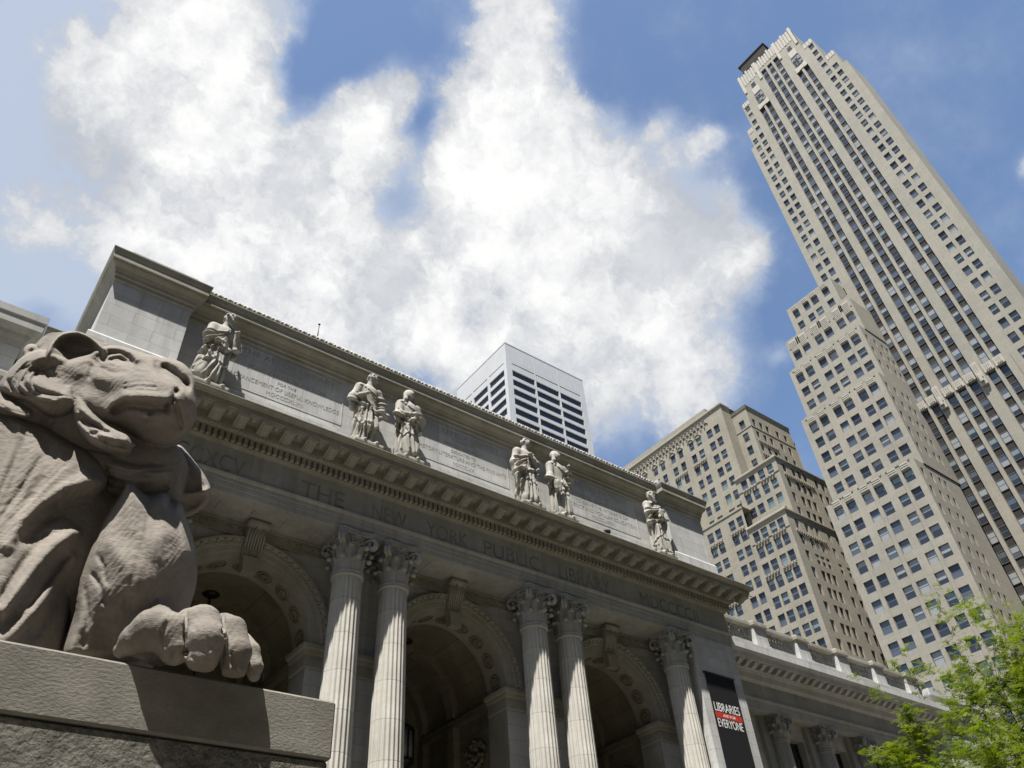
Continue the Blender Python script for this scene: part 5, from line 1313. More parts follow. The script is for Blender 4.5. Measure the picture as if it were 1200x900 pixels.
# far lock behind the neck
layer([(204, 524), (211, 520), (222, 533), (232, 546), (240, 557), (247, 570), (246, 576), (247, 583), (243, 591), (233, 599), (222, 605), (212, 606), (206, 580)],
      [(208, 524, 4.72), (226, 548, 4.64), (244, 572, 4.6), (216, 575, 4.66), (230, 590, 4.72), (214, 600, 4.72)],
      [([(212, 580), (230, 578), (245, 574)], .035, 4), (230, 591, 12, 7, 0, -.03)], 6, .1, .3, .015)
# neck mane below the beard
layer([(96, 520), (130, 528), (160, 530), (200, 524), (214, 545), (216, 580), (205, 600), (175, 600), (140, 590), (118, 570), (100, 545)],
      [(100, 525, 4.5), (160, 535, 4.45), (205, 535, 4.5), (130, 565, 4.48), (170, 560, 4.42), (205, 570, 4.5), (150, 590, 4.55), (190, 595, 4.55)],
      [([(130, 548), (158, 556), (190, 552)], .03, 8), ([(140, 536), (165, 542), (195, 540)], -.025, 5), ([(130, 564), (155, 574), (190, 572)], -.025, 5), ([(120, 552), (140, 580)], -.02, 4)] + strands([(110, 535), (150, 545), (205, 535)], [(125, 575), (165, 592), (205, 590)], 8, -.012, 3, 9), 10, .1, .4, .02)
# mane crest, knob and ear
layer([(40, 406), (46, 398), (56, 390), (66, 384), (80, 380), (95, 381), (110, 387), (122, 396), (131, 405), (120, 412), (90, 418), (60, 420), (44, 418)],
      [(42, 410, 4.6), (66, 388, 4.6), (95, 384, 4.58), (126, 402, 4.5), (60, 415, 4.55), (100, 415, 4.5)],
      [([(48, 408), (56, 396), (70, 388), (84, 386)], -.025, 4), ([(96, 384), (110, 391), (122, 402)], -.012, 3), ([(88, 383), (104, 386), (120, 397)], .012, 3)], 8, .12, .35, .02)
layer([(27, 417), (27, 409), (33, 403), (41, 403), (45, 409), (44, 420), (32, 424)], [(30, 410, 4.62), (40, 406, 4.62), (36, 418, 4.6)], [(37, 412, 5, 4, 0, -.02)], 5, .08, .25, .015)
layer([(52, 424), (55, 408), (65, 395), (78, 388), (92, 388), (104, 393), (116, 402), (128, 412), (124, 424), (100, 432), (70, 434), (54, 432)],
      [(56, 422, 4.42), (70, 394, 4.43), (100, 392, 4.42), (124, 410, 4.38), (85, 430, 4.52), (60, 432, 4.5), (110, 426, 4.48)],
      [(88, 404, 21, 9, 5, -.15), ([(54, 420), (60, 404), (74, 392), (92, 389), (106, 396), (122, 409)], .02, 3)], 4, .05, .3, .01)
# face
layer([(60, 436), (70, 424), (88, 419), (104, 414), (116, 409), (126, 405), (140, 405), (156, 410), (168, 414), (184, 418), (200, 420), (212, 424), (221, 431), (227, 440), (229, 450), (228, 460), (230, 472), (231, 484), (229, 495), (222, 507), (213, 517), (200, 523), (186, 524), (170, 519), (157, 511), (140, 503), (120, 498), (104, 490), (92, 478), (78, 472), (66, 460)],
      [(66, 434, 4.42), (90, 420, 4.40), (110, 412, 4.42), (130, 406, 4.42), (160, 413, 4.35), (200, 421, 4.24), (222, 434, 4.2), (85, 450, 4.40), (100, 438, 4.41), (130, 440, 4.33), (160, 440, 4.21), (190, 440, 4.12), (214, 446, 4.09), (100, 466, 4.34), (128, 468, 4.3), (150, 463, 4.17), (175, 463, 4.07), (200, 465, 4.04), (222, 468, 4.08),
       (140, 482, 4.27), (170, 482, 4.15), (200, 484, 4.10), (226, 482, 4.13), (120, 490, 4.38), (140, 500, 4.38), (170, 505, 4.28), (200, 505, 4.21), (220, 500, 4.22), (186, 522, 4.38), (206, 520, 4.36)],
      [(118, 458, 20, 13, 30, -.017), ([(92, 436), (112, 441), (128, 444), (144, 442)], .022, 10), ([(127, 480), (131, 472), (144, 464), (170, 464), (196, 466)], .028, 5.5), ([(134, 482), (150, 475), (174, 477), (196, 478)], -.035, 5),
       (178, 450, 24, 9, -6, .018), (173, 488, 5, 3.6, 5, .075), (192, 508, 24, 9, 0, .02), ([(204, 470), (209, 484), (212, 500)], -.022, 3), ([(206, 459), (203, 467), (196, 474)], -.03, 3), ([(184, 425), (184, 431), (190, 440), (200, 449), (207, 458)], -.03, 4),
       ([(193, 431), (203, 438), (214, 447)], -.075, 6.5), ([(196, 423), (210, 427), (222, 436)], .012, 3), (220, 452, 4, 6, -10, -.06), (139, 421, 19, 8.5, 12, -.085), (137, 422, 10, 6, 14, .062), ([(124, 421), (132, 416.5), (142, 416.5), (150, 422)], .02, 2.2), ([(126, 424), (138, 428), (150, 426)], .014, 2.2), ([(112, 412), (124, 406), (141, 407), (154, 413), (160, 422)], .034, 4.5), ([(122, 426), (136, 431), (152, 429)], .014, 3.5),
       ([(128, 418), (140, 416), (150, 420)], .01, 2), ([(146, 456), (162, 452), (182, 454)], -.009, 2), ([(146, 450), (162, 447), (178, 448)], -.006, 1.8), ([(108, 430), (104, 442)], -.012, 3), (165, 414, 12, 6, 14, .012), ([(150, 430), (168, 436), (184, 440)], .01, 6), ([(150, 512), (176, 516), (206, 510)], .015, 5), ([(152, 431), (160, 435), (172, 437)], -.006, 1.8), ([(120, 432), (132, 437), (148, 436)], -.007, 2), ([(108, 420), (116, 427), (118, 436)], -.008, 2.2), ([(150, 458), (166, 457), (184, 459)], -.006, 1.6)], 9, .11, .4, .006)
# beard under the jaw
layer([(85, 466), (91, 461), (98, 468), (105, 480), (116, 491), (128, 500), (140, 506), (150, 509), (156, 517), (160, 523), (153, 525), (154, 531), (143, 533), (122, 529), (106, 521), (95, 509), (88, 496), (85, 480)],
      [(88, 466, 4.36), (100, 478, 4.3), (126, 500, 4.2), (152, 514, 4.17), (90, 490, 4.3), (108, 505, 4.2), (130, 516, 4.16), (152, 524, 4.18), (100, 515, 4.3), (130, 530, 4.26), (150, 530, 4.24)],
      [([(94, 490), (106, 497), (120, 500)], -.035, 5), ([(106, 508), (126, 505), (146, 512)], -.012, 2.5), ([(124, 515), (140, 520), (154, 526)], -.014, 2.5), ([(96, 480), (112, 492), (128, 503), (148, 512)], .012, 4), ([(112, 512), (130, 512), (146, 516)], .012, 4)] + strands([(88, 470), (99, 484), (120, 499), (152, 512)], [(91, 492), (106, 510), (128, 526), (152, 529)], 7, -.009, 1.7, 8), 6, .09, .25, .008)
# cheek ruff, its curled end and the flap below
E_(10, 470, 4.66, 34, 22, .14, 20, .03); E_(38, 486, 4.62, 22, 16, .14, 0, .03); E_(20, 482, 4.6, 30, 14, .12, 15, .03)
layer([(-20, 450), (0, 452), (12, 466), (26, 474), (37, 480), (39, 487), (30, 490), (14, 485), (0, 478), (-20, 472)], [(-20, 460, 4.5), (10, 474, 4.44), (34, 484, 4.4)], [([(-10, 468), (10, 480), (32, 486)], -.012, 2)], 5, .08, .25, .012)
layer([(-4, 454), (4, 442), (16, 428), (27, 417), (42, 410), (56, 410), (70, 415), (82, 422), (89, 433), (92, 446), (88, 458), (86, 464), (91, 474), (87, 484), (76, 491), (62, 491), (50, 486), (42, 479), (32, 473), (18, 468), (6, 463)],
      [(0, 452, 4.48), (20, 428, 4.48), (50, 412, 4.43), (80, 422, 4.39), (20, 450, 4.40), (45, 440, 4.44), (70, 442, 4.42), (88, 450, 4.42), (18, 460, 4.42), (34, 470, 4.42), (40, 456, 4.35), (64, 460, 4.32), (82, 464, 4.31), (56, 476, 4.37), (80, 476, 4.34), (66, 489, 4.47), (82, 486, 4.44)],
      [([(42, 440), (47, 431), (58, 425), (74, 426)], -.006, 5), ([(36, 428), (46, 420), (62, 417)], .015, 4), ([(10, 448), (16, 458), (30, 466), (48, 470)], -.012, 3), ([(34, 446), (52, 453), (74, 460)], .016, 5), (67, 441, 3.5, 2.6, 20, -.02), (78, 450, 3.5, 2.8, 20, -.02),
       ([(56, 438), (66, 448), (74, 456)], -.014, 4), ([(48, 466), (66, 468), (84, 467)], .02, 4), ([(56, 438), (66, 440)], .0, 3), (22, 446, 4, 6, 30, -.015), ([(14, 456), (10, 446)], -.02, 3)] + strands([(56, 417), (27, 424), (10, 444), (20, 462), (48, 471), (82, 476)], [(66, 432), (47, 438), (38, 450), (48, 458), (66, 462), (86, 464)], 9, -.011, 1.8, 7), 8, .12, .3, .008)
# left paw, toes curled over the edge
C_([(165, 735, 4.32, 36), (190, 748, 4.14, 28), (210, 750, 4.05, 22)], .05)
C_([(142, 762, 4.09, 9), (158, 750, 4.03, 17), (178, 738, 3.98, 23), (198, 742, 3.95, 23), (206, 760, 3.93, 19)], .02)
C_([(222, 733, 4.03, 20), (236, 732, 3.93, 22), (241, 752, 3.87, 24), (238, 772, 3.87, 18), (240, 785, 3.89, 9)], .016)
C_([(262, 735, 4.02, 16), (271, 740, 3.93, 17), (276, 765, 3.88, 18), (274, 786, 3.88, 14)], .014)
C_([(284, 752, 4.03, 11), (293, 763, 3.97, 11), (298, 782, 3.95, 10), (298, 792, 3.95, 7)], .012)
S_([(252, 754, 2.5), (246, 766, 3.5), (236, 780, 2.5)], .2, .006); S_([(225, 770, 2), (234, 776, 3)], .4, .01, 'sub')
S_([(219, 716, 2), (217, 735, 3), (218, 765, 3.5), (217, 782, 2.5)], .2, .008, 'sub'); S_([(262, 720, 2), (261, 740, 2.5), (260, 770, 3), (259, 786, 2.5)], .2, .008, 'sub')
S_([(272, 765, 1.5), (275, 784, 2.5)], .2, .008, 'sub'); S_([(204, 760, 1.5), (198, 774, 2.5)], .3, .008, 'sub')
S_([(195, 730, 2), (190, 742, 2.5), (193, 756, 1.5)], .6, .012, 'sub')
# chisel waviness
LS.warp(lambda x, y, z: .0010 * np.sin(23 * x + 3 * np.sin(19 * z + 5 * y)) * np.sin(21 * z + 4 * np.sin(13 * x)) + .0007 * np.sin(61 * z + 9 * np.sin(17 * x + 5 * y)) * np.sin(47 * x + 6 * np.sin(31 * z)) + .0009 * np.sin(95 * z + 12 * np.sin(23 * x)))
lm = net_mesh('stone_lion', M['lion'], [LS.net(), LB_.net()]); lo = bpy.data.objects.new('stone_lion', lm); link(lo)
tag(lo, 'pinkish stone lion lying on its pedestal, head raised in profile, one paw over the edge', 'lion statue')
# ------------------------------------------------------------------ six draped figures before the attic
SH = 3.4
def statue(pose, seed):
    s = Sculpt((-.95, -.62, -.06), (.95, .55, 3.55), .02); r = random.Random(seed); p = pose
    s.box((-.62, -.42, -.05), (.62, .42, .10), .03, .02)
    sw = p.get('sway', 0.0); fl = p.get('flare', (0, 0)); hx, hy, hz = p['head']
    hip = (sw * .6, 0, 1.62); chest = (sw, 0, 2.35)
    # legs and robe
    s.cap((-.2, 0, .1), (hip[0] - .12, 0, 1.55), .2, .25, .1); s.cap((.2, -.05, .1), (hip[0] + .12, -.03, 1.55), .19, .25, .1)
    hem = p.get('hem', .2)
    s.cap((fl[0] * .5, .06, hem + .3), (hip[0], 0, 1.75), .47, .35, .1, flat=((0, 1, 0), .74)); s.cap((fl[0] * .4 - .1, -.02, hem + .2), (hip[0] - .08, -.02, 1.6), .36, .3, .12); s.cap((fl[0] * .4 + .14, -.08, hem + .22), (hip[0] + .08, -.05, 1.6), .34, .28, .12)
    if fl[0]: s.chain([(fl[0] * 1.0, .08, hem + .12), (fl[0] * .75, .05, 1.1), (hip[0] + fl[0] * .3, 0, 2.0)], [.26, .26, .18], .12, flat=((0, 1, 0), .7))
    s.cap((hip[0] + fl[0] * .2, .14, .4), (chest[0], .1, 2.45), .52, .4, .12, flat=((0, 1, 0), .5))     # cloak behind
    s.cap(hip, chest, .36, .40, .12, flat=((0, 1, 0), .78))
    s.cap((chest[0] - .36, 0, 2.58), (chest[0] + .36, 0, 2.58), .19, .19, .12)
    s.cap((chest[0], 0, 2.6), (hx * .7 + chest[0] * .3, hy * .6, hz - .12), .16, .13, .06)
    for side in ('l', 'r'):        # feet
        fx = -.24 if side == 'l' else .27
        s.cap((fx, -.1, .14), (fx + p.get('toe', .05), -.4, .12), .11, .07, .04)
    # head with face, hair or veil
    H = np.array((hx, hy, hz)); f = np.array(p['look'], float); f /= np.linalg.norm(f); up = np.array((0, 0, 1.0)); sd = np.cross(f, up); sd /= np.linalg.norm(sd); up = np.cross(sd, f)
    s.ell(H, (.175, .215, .245), np.array([sd, f, up]), .03)
    s.ell(H + f * .2 - up * .01, (.035, .05, .07), np.array([sd, f, up]), .02); s.ell(H + f * .15 - up * .15, (.075, .07, .05), np.array([sd, f, up]), .03)
    for q in (-1, 1): s.ell(H + f * .2 + sd * q * .075 + up * .045, (.045, .04, .032), np.array([sd, f, up]), .015, 'sub')
    s.cap(H + f * .185 + sd * .08 + up * .1, H + f * .185 - sd * .08 + up * .1, .035, .035, .03)
    s.cap(H + f * .2 - sd * .05 - up * .10, H + f * .2 + sd * .05 - up * .10, .014, .014, .008, 'sub')
    if p['hair'] == 'beard':
        for q in range(9):
            a = (q - 4) * .24; b0 = H + f * (.17 - abs(a) * .08) + sd * a * .45 - up * .13; s.cap(b0, b0 - up * .22 + f * .04 - sd * a * .15, .055, .03, .03)
    if p['hair'] in ('beard', 'short'):
        for q in range(26):
            v = np.array([r.uniform(-1, 1), r.uniform(-1, .35), r.uniform(-.1, 1)]); v /= np.linalg.norm(v); s.ell(H + sd * v[0] * .17 + f * v[1] * .2 + up * v[2] * .23, (.06, .06, .05), None, .02)
    if p['hair'] == 'veil':
        s.ell(H - f * .07 + up * .05, (.215, .22, .25), np.array([sd, f, up]), .03); s.ell(H + f * .17 - up * .0, (.125, .14, .18), np.array([sd, f, up]), .02, 'sub'); s.ell(H + f * .06, (.15, .17, .2), np.array([sd, f, up]), .03)
        s.ell(H + f * .21 - up * .02, (.03, .04, .06), None, .02)
        for q in (-1, 1): s.chain([H + sd * q * .19 - f * .04, H + sd * q * .22 - up * .3 - f * .04, (chest[0] + q * sd[0] * .3, -.05, 2.4)], [.08, .1, .08], .04)
    # arms
    for (a, e, hnd) in p['arms']:
        s.chain([a, e, hnd], [.19, .155, .075], .10); h_ = np.array(hnd); d = h_ - np.array(e); d = d / np.linalg.norm(d)
        s.ell(h_ + d * .08, (.075, .06, .075), None, .02)
        pv = np.cross(d, (0, 0, 1.0)); pv /= np.linalg.norm(pv) + 1e-6
        for q in range(4): s.chain([h_ + d * .1 + pv * (q - 1.5) * .036, h_ + d * .19 + pv * (q - 1.5) * .036 + np.array((0, -.02, -.03)), h_ + d * .23 + pv * (q - 1.5) * .034 + np.array((0, .0, -.08))], [.024, .022, .018], .006)
        s.cap(h_ + d * .06 + np.array((0, -.03, .05)), h_ + d * .15 + np.array((0, -.06, .06)), .026, .02, .008)
        # sleeve folds
        s.cap(e, (e[0] * .95, e[1] + .06, e[2] - .45), .16, .12, .12)
    # cloak and sash folds laid over the body
    for pts, rad in p.get('extra', []): s.chain(pts, rad, .02)
    # cloth: long ridges and creases drawn over the body (arc, height), then cut into the surface
    sg = 1 if p.get('dg', 1) > 0 else -1; L = []
    for q in range(13):
        a0 = -.62 + 1.24 * (q + r.uniform(.1, .9)) / 13; z1 = r.uniform(.12, .5); z0 = r.uniform(1.45, 1.75); a1 = a0 * 1.15 + fl[0] * .35 + r.uniform(-.1, .1)
        L.append(([(a0 * .8, z0), (a0 + r.uniform(-.06, .06), (z0 + z1) / 2), (a1, z1)], r.choice((-.075, -.06, .055, .065)), r.uniform(.028, .05)))
    for q in range(7):
        t = q / 6; z0 = 2.68 - .12 * t; a0 = -sg * (.15 + .42 * (1 - t)); a1 = sg * (.55 - .1 * t); z1 = 2.25 - .75 * t
        L.append(([(a0, z0 - .1 * t), ((a0 + a1) / 2, (z0 + z1) / 2 - .12), (a1, z1)], (.05, -.06)[q % 2], r.uniform(.03, .045)))
    zw = r.uniform(1.62, 1.85); L.append(([(-.7, zw + .28 * sg), (-.2, zw - .02 + .06 * sg), (.2, zw - .1 - .06 * sg), (.6, zw - .3 * sg)], .055, .05)); L.append(([(-.6, zw - .1 + .26 * sg), (-.2, zw - .18 + .06 * sg), (.2, zw - .26 - .08 * sg), (.6, zw - .15 - .3 * sg)], -.06, .045))
    zh = r.uniform(.85, 1.2); L.append(([(-.6, zh + .35 * sg), (-.35, zh - .05), (-.1, zh + .1), (.2, zh - .1), (.45, zh + .08), (.6, zh - .35 * sg)], .028, .04)); L.append(([(-.6, zh - .1 + .35 * sg), (-.35, zh - .14), (-.1, zh), (.2, zh - .2), (.45, zh - .02), (.6, zh - .45 * sg)], -.035, .03))
    for q in range(12):
        a = r.uniform(-.6, .6); z = r.uniform(1.0, 2.4); L.append(([(a, z), (a + r.uniform(-.16, .16), z - r.uniform(.2, .4))], r.choice((-.05, .04)), .028))
    idx = np.argwhere(np.abs(s.d) < .12); X = s.lo + idx * s.h
    th = np.arctan2(X[:, 0] - sw * .5, -(X[:, 1] - .12)) * .46; zz = X[:, 2]; tot = np.zeros(len(X))
    for pts, hgt, wd in L:
        best = np.full(len(X), 1e9)
        for a, b in zip(pts, pts[1:]):
            dx, dy = b[0] - a[0], b[1] - a[1]; t = np.clip(((th - a[0]) * dx + (zz - a[1]) * dy) / (dx * dx + dy * dy), 0, 1); best = np.minimum(best, (th - a[0] - t * dx) ** 2 + (zz - a[1] - t * dy) ** 2)
        tot += hgt * np.exp(-best / wd ** 2)
    fade = np.clip((2.72 - zz) / .15, 0, 1) * np.clip((zz - .1) / .1, 0, 1) * np.clip((.42 - np.abs(X[:, 1] + .1)) / .1 + .5, .3, 1)
    s.d[idx[:, 0], idx[:, 1], idx[:, 2]] -= (tot * fade).astype(np.float32)
    return s.mesh('statue', M['statue'])
P = [
 # cloaked man, head turned to the side, cloak sweeping out
 dict(head=(.16, -.12, 3.1), look=(.75, -.6, -.1), hair='beard', sway=.05, flare=(-.42, 0), hem=.32, folds=8, twist=.35, dg=-.8, toe=.12,
      arms=[((-.33, -.02, 2.55), (-.45, -.2, 2.0), (-.05, -.42, 1.85)), ((.42, 0, 2.55), (.6, -.12, 2.05), (.5, -.38, 2.3))],
      drape=[([(-.3, -.2, 2.65), (-.05, -.36, 2.25), (.2, -.36, 1.75), (.1, -.38, 1.2)], [.1, .09, .09, .06]), ([(-.45, -.18, 1.95), (-.1, -.36, 1.75), (.3, -.32, 1.95)], [.09, .1, .08]), ([(.35, -.25, 2.0), (.42, -.3, 1.3), (.3, -.3, .75)], [.09, .1, .06]), ([(-.3, -.3, 1.7), (-.42, -.26, 1.0), (-.55, -.2, .5)], [.06, .08, .08]), ([(0, -.36, 1.6), (-.1, -.36, 1.0), (-.22, -.32, .5)], [.05, .07, .07])],
      cut=[]),
 # young man in a short tunic
 dict(head=(.1, -.1, 3.1), look=(.8, -.55, .05), hair='short', sway=-.04, flare=(0, 0), hem=.7, folds=9, twist=-.5, dg=1.0,
      arms=[((-.42, 0, 2.55), (-.66, .02, 2.05), (-.3, -.36, 2.12)), ((.42, 0, 2.55), (.6, -.06, 2.0), (.46, -.36, 1.5))],
      drape=[([(-.4, -.2, 2.35), (-.05, -.38, 2.2), (.35, -.28, 2.3)], [.08, .09, .08]), ([(-.42, -.22, 1.75), (0, -.4, 1.55), (.4, -.3, 1.75)], [.1, .1, .09]), ([(-.3, -.3, 1.5), (-.36, -.34, 1.0), (-.42, -.22, .6)], [.07, .08, .05]), ([(.1, -.38, 1.5), (.2, -.4, 1.0), (.3, -.34, .75)], [.06, .08, .05]), ([(.42, -.28, 1.8), (.5, -.2, 1.2), (.5, -.1, .6)], [.09, .1, .09])],
      extra=[([(.46, -.42, 1.5), (.6, -.4, 1.42)], [.12, .1])], cut=[([(0, -.45, .2), (.0, -.5, .5)], [.08, .08])]),
 # veiled woman, arms crossed on a book
 dict(head=(.02, -.1, 3.08), look=(.25, -.95, .15), hair='veil', sway=.06, flare=(.1, 0), hem=.15, folds=10, twist=.4, dg=.7,
      arms=[((-.36, 0, 2.52), (-.5, -.16, 1.95), (.02, -.42, 2.0)), ((.42, 0, 2.52), (.56, -.12, 1.98), (.16, -.42, 1.82))],
      drape=[([(-.38, -.15, 2.6), (-.1, -.36, 2.3), (.35, -.28, 2.15)], [.1, .1, .1]), ([(-.45, -.22, 1.95), (-.3, -.34, 1.3), (-.38, -.26, .5)], [.1, .1, .07]), ([(.2, -.38, 1.75), (.05, -.4, 1.1), (.0, -.36, .4)], [.08, .08, .06]), ([(.42, -.24, 1.8), (.4, -.28, 1.1), (.36, -.26, .35)], [.09, .09, .07]), ([(-.1, -.4, 1.7), (-.15, -.4, 1.0), (-.2, -.34, .35)], [.05, .06, .05])],
      cut=[([(.02, -.52, 1.5), (.05, -.5, .7)], [.06, .07])]),
 # bareheaded woman looking up to the side
 dict(head=(.1, -.06, 3.12), look=(.85, -.45, .28), hair='short', sway=-.03, flare=(-.08, 0), hem=.15, folds=9, twist=.55, dg=-.9,
      arms=[((-.42, 0, 2.55), (-.62, .0, 2.0), (-.42, -.3, 1.7)), ((.4, 0, 2.55), (.5, -.2, 2.1), (.1, -.42, 2.3))],
      drape=[([(-.4, -.18, 2.5), (0, -.36, 2.2), (.35, -.3, 2.4)], [.1, .11, .1]), ([(-.5, -.22, 1.8), (-.1, -.4, 1.9), (.38, -.32, 2.1)], [.1, .1, .08]), ([(-.1, -.38, 1.8), (.1, -.42, 1.1), (.15, -.36, .4)], [.08, .09, .07]), ([(-.45, -.24, 1.65), (-.4, -.28, .9), (-.4, -.24, .3)], [.1, .1, .08]), ([(.36, -.3, 1.9), (.38, -.3, 1.2), (.36, -.26, .4)], [.08, .09, .07])],
      extra=[([(-.55, -.2, 1.8), (-.6, -.15, 1.35), (-.52, -.15, .8)], [.16, .18, .1])], cut=[([(-.1, -.5, 1.3), (-.05, -.48, .5)], [.05, .07])]),
 # hooded woman with a mask at her side
 dict(head=(-.05, -.1, 3.08), look=(.45, -.88, .05), hair='veil', sway=0, flare=(0, 0), hem=.12, folds=11, twist=-.45, dg=1.1,
      arms=[((-.4, 0, 2.52), (-.55, -.1, 1.9), (-.42, -.36, 1.5)), ((.4, 0, 2.52), (.58, -.16, 2.1), (.4, -.4, 2.42))],
      drape=[([(-.35, -.2, 2.5), (.05, -.38, 2.15), (.4, -.28, 2.0)], [.09, .09, .09]), ([(.3, -.26, 2.6), (0, -.38, 2.2), (-.3, -.34, 1.75)], [.09, .09, .09]), ([(.45, -.22, 2.0), (.46, -.26, 1.3), (.4, -.24, .4)], [.1, .11, .08]), ([(-.2, -.38, 1.7), (.08, -.42, 1.3), (.36, -.32, 1.5)], [.08, .08, .07]), ([(.0, -.4, 1.3), (-.05, -.38, .8), (-.08, -.34, .3)], [.06, .06, .05])],
      extra=[([(-.42, -.44, 1.42), (-.4, -.46, 1.12)], [.2, .15])], cut=[([(-.47, -.64, 1.42), (-.46, -.64, 1.41)], [.05, .05]), ([(-.33, -.65, 1.42), (-.34, -.65, 1.41)], [.05, .05]), ([(-.44, -.62, 1.2), (-.36, -.62, 1.2)], [.035, .035]), ([(.1, -.5, 1.1), (.12, -.48, .4)], [.05, .06])]),
 # bearded old man, arms folded on his chest
 dict(head=(-.08, -.12, 3.06), look=(.35, -.93, -.1), hair='beard', sway=-.02, flare=(.12, 0), hem=.12, folds=8, twist=.3, dg=-.7,
      arms=[((-.42, 0, 2.52), (-.58, -.16, 2.05), (.05, -.46, 2.15)), ((.42, 0, 2.52), (.58, -.16, 2.02), (.0, -.44, 1.9))],
      drape=[([(-.4, -.2, 2.55), (.0, -.38, 2.35), (.4, -.24, 2.5)], [.1, .1, .1]), ([(-.5, -.26, 1.95), (0, -.44, 1.75), (.48, -.3, 1.95)], [.11, .11, .1]), ([(-.4, -.3, 1.85), (.1, -.42, 1.45), (.42, -.34, 1.0)], [.08, .09, .08]), ([(-.4, -.26, 1.5), (-.36, -.28, .9), (-.36, -.24, .3)], [.1, .1, .08]), ([(.05, -.4, 1.4), (.0, -.38, .9), (.02, -.34, .3)], [.07, .08, .06]), ([(.44, -.22, 1.5), (.46, -.2, .9), (.46, -.16, .3)], [.1, .1, .1])],
      extra=[([(.0, -.48, 2.1), (.02, -.46, 1.85)], [.14, .13])], cut=[([(.2, -.5, 1.0), (.22, -.46, .4)], [.06, .06])]),
]
SL = ['cloaked bearded statue, first from the lion, cloak sweeping to one side', 'bareheaded statue in a short tunic, beside the veiled woman with the book', 'veiled woman statue holding a book, beside the statue in a short tunic',
      'bareheaded woman statue looking up to the side, next to the hooded woman with a mask', 'hooded woman statue with a mask at her hip, near the attic middle', 'bearded old man statue hugging his arms, last before the right end block']
for i, x in enumerate((4.55, 10.5, 12.28, 18.28, 20.15, 26.3)):
    me = statue(P[i], i + 1); o = bpy.data.objects.new('statue', me); link(o); o.location = (x, 21.12, 17.82); o.scale = (.98, .95, 1.1); tag(o, SL[i], 'statue', 'statues along the attic')
    mb = MB(); mb.box((-.62, -.4, -.6), (.62, .36, -.052), bev=.02); b = mb.build('statue_base', M['statue']); link_ = b; b.parent = o
# pigeon on the cornice edge
s = Sculpt((-.3, -.2, -.05), (.3, .2, .36), .012)
s.cap((-.1, 0, .12), (.06, 0, .15), .075, .085, .04); s.cap((-.12, 0, .12), (-.27, 0, .07), .05, .025, .04); s.cap((.06, 0, .17), (.11, 0, .25), .05, .035, .03); s.ell((.125, 0, .27), (.042, .036, .036), None, .02); s.cap((.15, 0, .265), (.19, 0, .25), .012, .005, .01)
for q in (-1, 1): s.cap((.02, q * .03, .08), (.02, q * .03, -.0), .012, .01, .01); s.cap((.0, q * .03, .0), (.05, q * .03, .0), .01, .008, .01); s.cap((.02, q * .075, .15), (-.16, q * .05, .11), .04, .015, .02)
po = bpy.data.objects.new('pigeon', s.mesh('pigeon', M['pigeon'])); link(po); po.location = (21.75, 20.1, 17.135); po.rotation_euler = (0, 0, .3); po.scale = (1.15,) * 3
tag(po, 'small dark pigeon perched on the cornice edge below the attic', 'pigeon')
# ------------------------------------------------------------------ trees on the pavement north of the steps
def leaf_mat(name, c1, c2):
    m, t, b = new_mat(name); N = t.nodes.new; L = t.links.new
    oi = N('ShaderNodeTexCoord'); n = N('ShaderNodeTexNoise'); n.inputs['Scale'].default_value = 1.3; n.inputs['Detail'].default_value = 4; L(oi.outputs['Object'], n.inputs['Vector'])
    mx = N('ShaderNodeMix'); mx.data_type = 'RGBA'; mx.inputs[6].default_value = (*c1, 1); mx.inputs[7].default_value = (*c2, 1)
    mr_ = N('ShaderNodeMapRange'); L(n.outputs['Fac'], mr_.inputs[0]); mr_.inputs[1].default_value = .35; mr_.inputs[2].default_value = .65; L(mr_.outputs[0], mx.inputs[0])
    b.inputs['Roughness'].default_value = .55; b.inputs['Specular IOR Level'].default_value = .3
    L(mx.outputs[2], b.inputs['Base Color'])
    tr = N('ShaderNodeBsdfTranslucent'); g = N('ShaderNodeMix'); g.data_type = 'RGBA'; g.blend_type = 'MULTIPLY'; g.inputs[0].default_value = 1; L(mx.outputs[2], g.inputs[6]); g.inputs[7].default_value = (1.5, 1.6, .5, 1); L(g.outputs[2], tr.inputs[0])
    ms = N('ShaderNodeMixShader'); ms.inputs[0].default_value = .45; out = t.nodes['Material Output']; L(b.outputs[0], ms.inputs[1]); L(tr.outputs[0], ms.inputs[2]); L(ms.outputs[0], out.inputs[0])
    return m
M['leaf'] = leaf_mat('spring leaves', (.065, .098, .010), (.14, .17, .02))
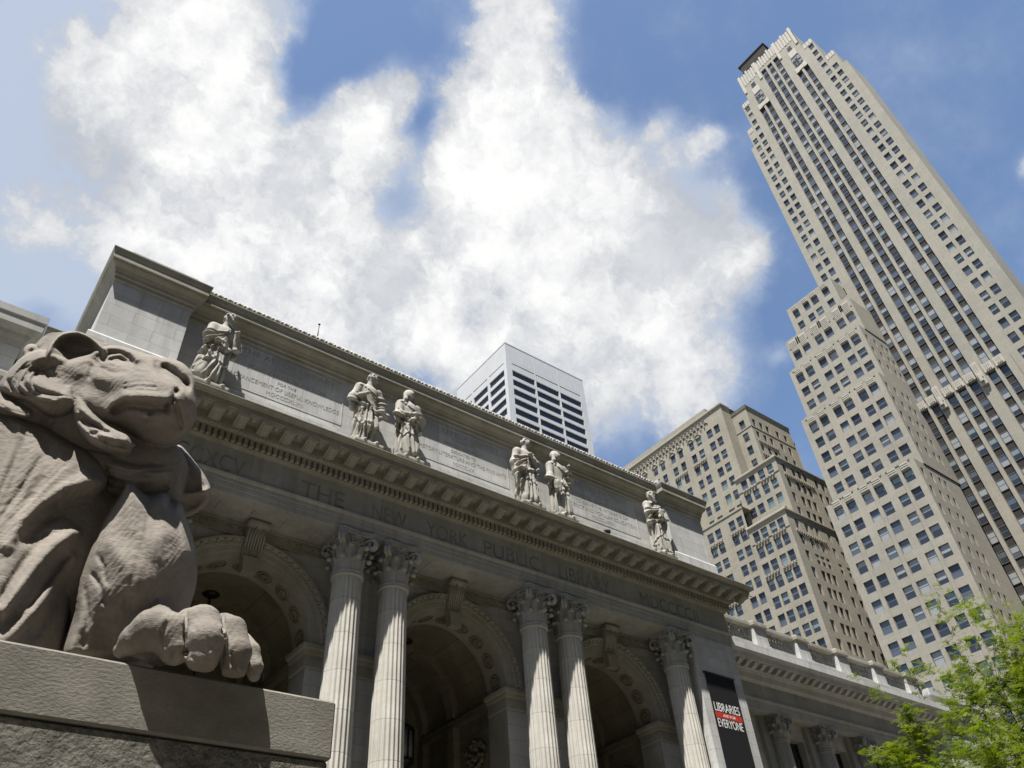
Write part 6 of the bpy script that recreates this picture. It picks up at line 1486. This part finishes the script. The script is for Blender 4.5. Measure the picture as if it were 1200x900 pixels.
def tree(base, height, spread, seed, label, nleaf, limbs, leafsize=.085, lean=(0, 0)):
    """tapered trunk, forking limbs that end in sprays of small leaflets"""
    r = random.Random(seed); root = empty('street_tree', base); tag(root, label, 'tree', 'trees beside the library')
    tb = MB(); twigs = []
    def branch(p, d, L, rad, depth):
        n = 6; pts = [p]; rs = [rad]; q = p.copy(); dd = d.copy()
        for i in range(n):
            dd = (dd + Vector((r.gauss(0, .13), r.gauss(0, .13), r.gauss(.03, .10)))).normalized(); q = q + dd * L / n; pts.append(q.copy()); rs.append(rad * (1 - .62 * (i + 1) / n))
        if rad > .012: tb.tube(pts, rs, 6 if rad > .05 else 4, cap=False)
        if depth == 0 or L < .5:
            twigs.append(pts); return
        if depth <= 2: twigs.append(pts[2:])
        k = 3 if depth > 1 else 4
        for c in range(k):
            t = r.uniform(.45, 1) if c else 1; at = pts[min(n, int(t * n))]
            a = r.uniform(0, 2 * pi); side = Vector((cos(a), sin(a), r.uniform(-.15, .45)))
            nd = (dd * .9 + side * r.uniform(.5, .95)).normalized(); branch(at, nd, L * r.uniform(.55, .78), max(.006, rs[min(n, int(t * n))] * .62), depth - 1)
    tr_h = height * .36; tp = [Vector((0, 0, -.05)), Vector((lean[0] * .3, lean[1] * .3, tr_h * .5)), Vector((lean[0], lean[1], tr_h))]
    tb.tube(tp, [height * .026, height * .02, height * .017], 10)
    for (dx, dy, dz, L) in limbs: branch(tp[2] - Vector((0, 0, r.uniform(0, .6))), Vector((dx, dy, dz)).normalized(), L, height * .0105, 4)
    tk = tb.build('trunk', M['bark'], root)
    lf = MB(); V = []; F = []; per = max(1, nleaf // 12 // max(1, len(twigs)))
    for pts in twigs:
        for k in range(per):
            t = r.random() ** .7 * (len(pts) - 1); i = min(len(pts) - 2, int(t)); p = pts[i].lerp(pts[i + 1], t - i)
            along = (pts[i + 1] - pts[i]).normalized(); a = r.uniform(0, 2 * pi)
            d = (along * .5 + Vector((cos(a), sin(a), r.uniform(-.25, .45)))).normalized(); L_ = leafsize * r.uniform(2.6, 5.0); nrm = Vector((r.gauss(0, .35), r.gauss(0, .35), 1)).normalized(); sd = d.cross(nrm).normalized()
            m_ = 6
            for q in range(m_):          # a feathery spray of paired leaflets
                c = p + d * L_ * (.12 + .88 * q / m_) + Vector((0, 0, -L_ * .22 * (q / m_) ** 2))
                for sg in (-1, 1):
                    ax = (d * .45 + sd * sg).normalized(); ll = leafsize * r.uniform(.75, 1.25) * (1 - .3 * q / m_); w = d * ll * .26; b0 = len(V); dz = Vector((0, 0, r.uniform(-.4, .15) * ll))
                    V += [c, c + ax * ll * .5 + w + dz * .4, c + ax * ll + dz, c + ax * ll * .5 - w + dz * .4]; F.append((b0, b0 + 1, b0 + 2, b0 + 3))
    lf.add(V, F); lf.build('crown', M['leaf'], root)
    return root
tree((31.2, 10.6, GZ), 12.6, 7, 21, 'bright green tree with dark forked limbs in front of the north wing', 150000,
     [(-.9, .1, .5, 4.0), (-.7, -.3, .6, 4.0), (-.5, .3, .8, 3.8), (.2, .3, 1, 4.2), (.7, -.2, .7, 3.6), (-.95, .0, .22, 4.0), (.3, -.7, .7, 3.4), (-.2, -.1, 1, 4.2), (-.6, .0, .9, 4.2)], .08, (-.3, -.2))
tree((24.9, 11.0, GZ), 8.0, 5, 33, 'lower bushy green tree close to the wing columns', 190000,
     [(-.7, .0, .6, 2.6), (.6, .2, .7, 2.7), (0, -.6, .7, 2.6), (.1, .3, .8, 2.6), (-.3, -.1, 1, 2.7), (.8, -.3, .4, 2.6), (-.8, -.4, .35, 2.3), (.9, 0, .55, 2.7)], .08)
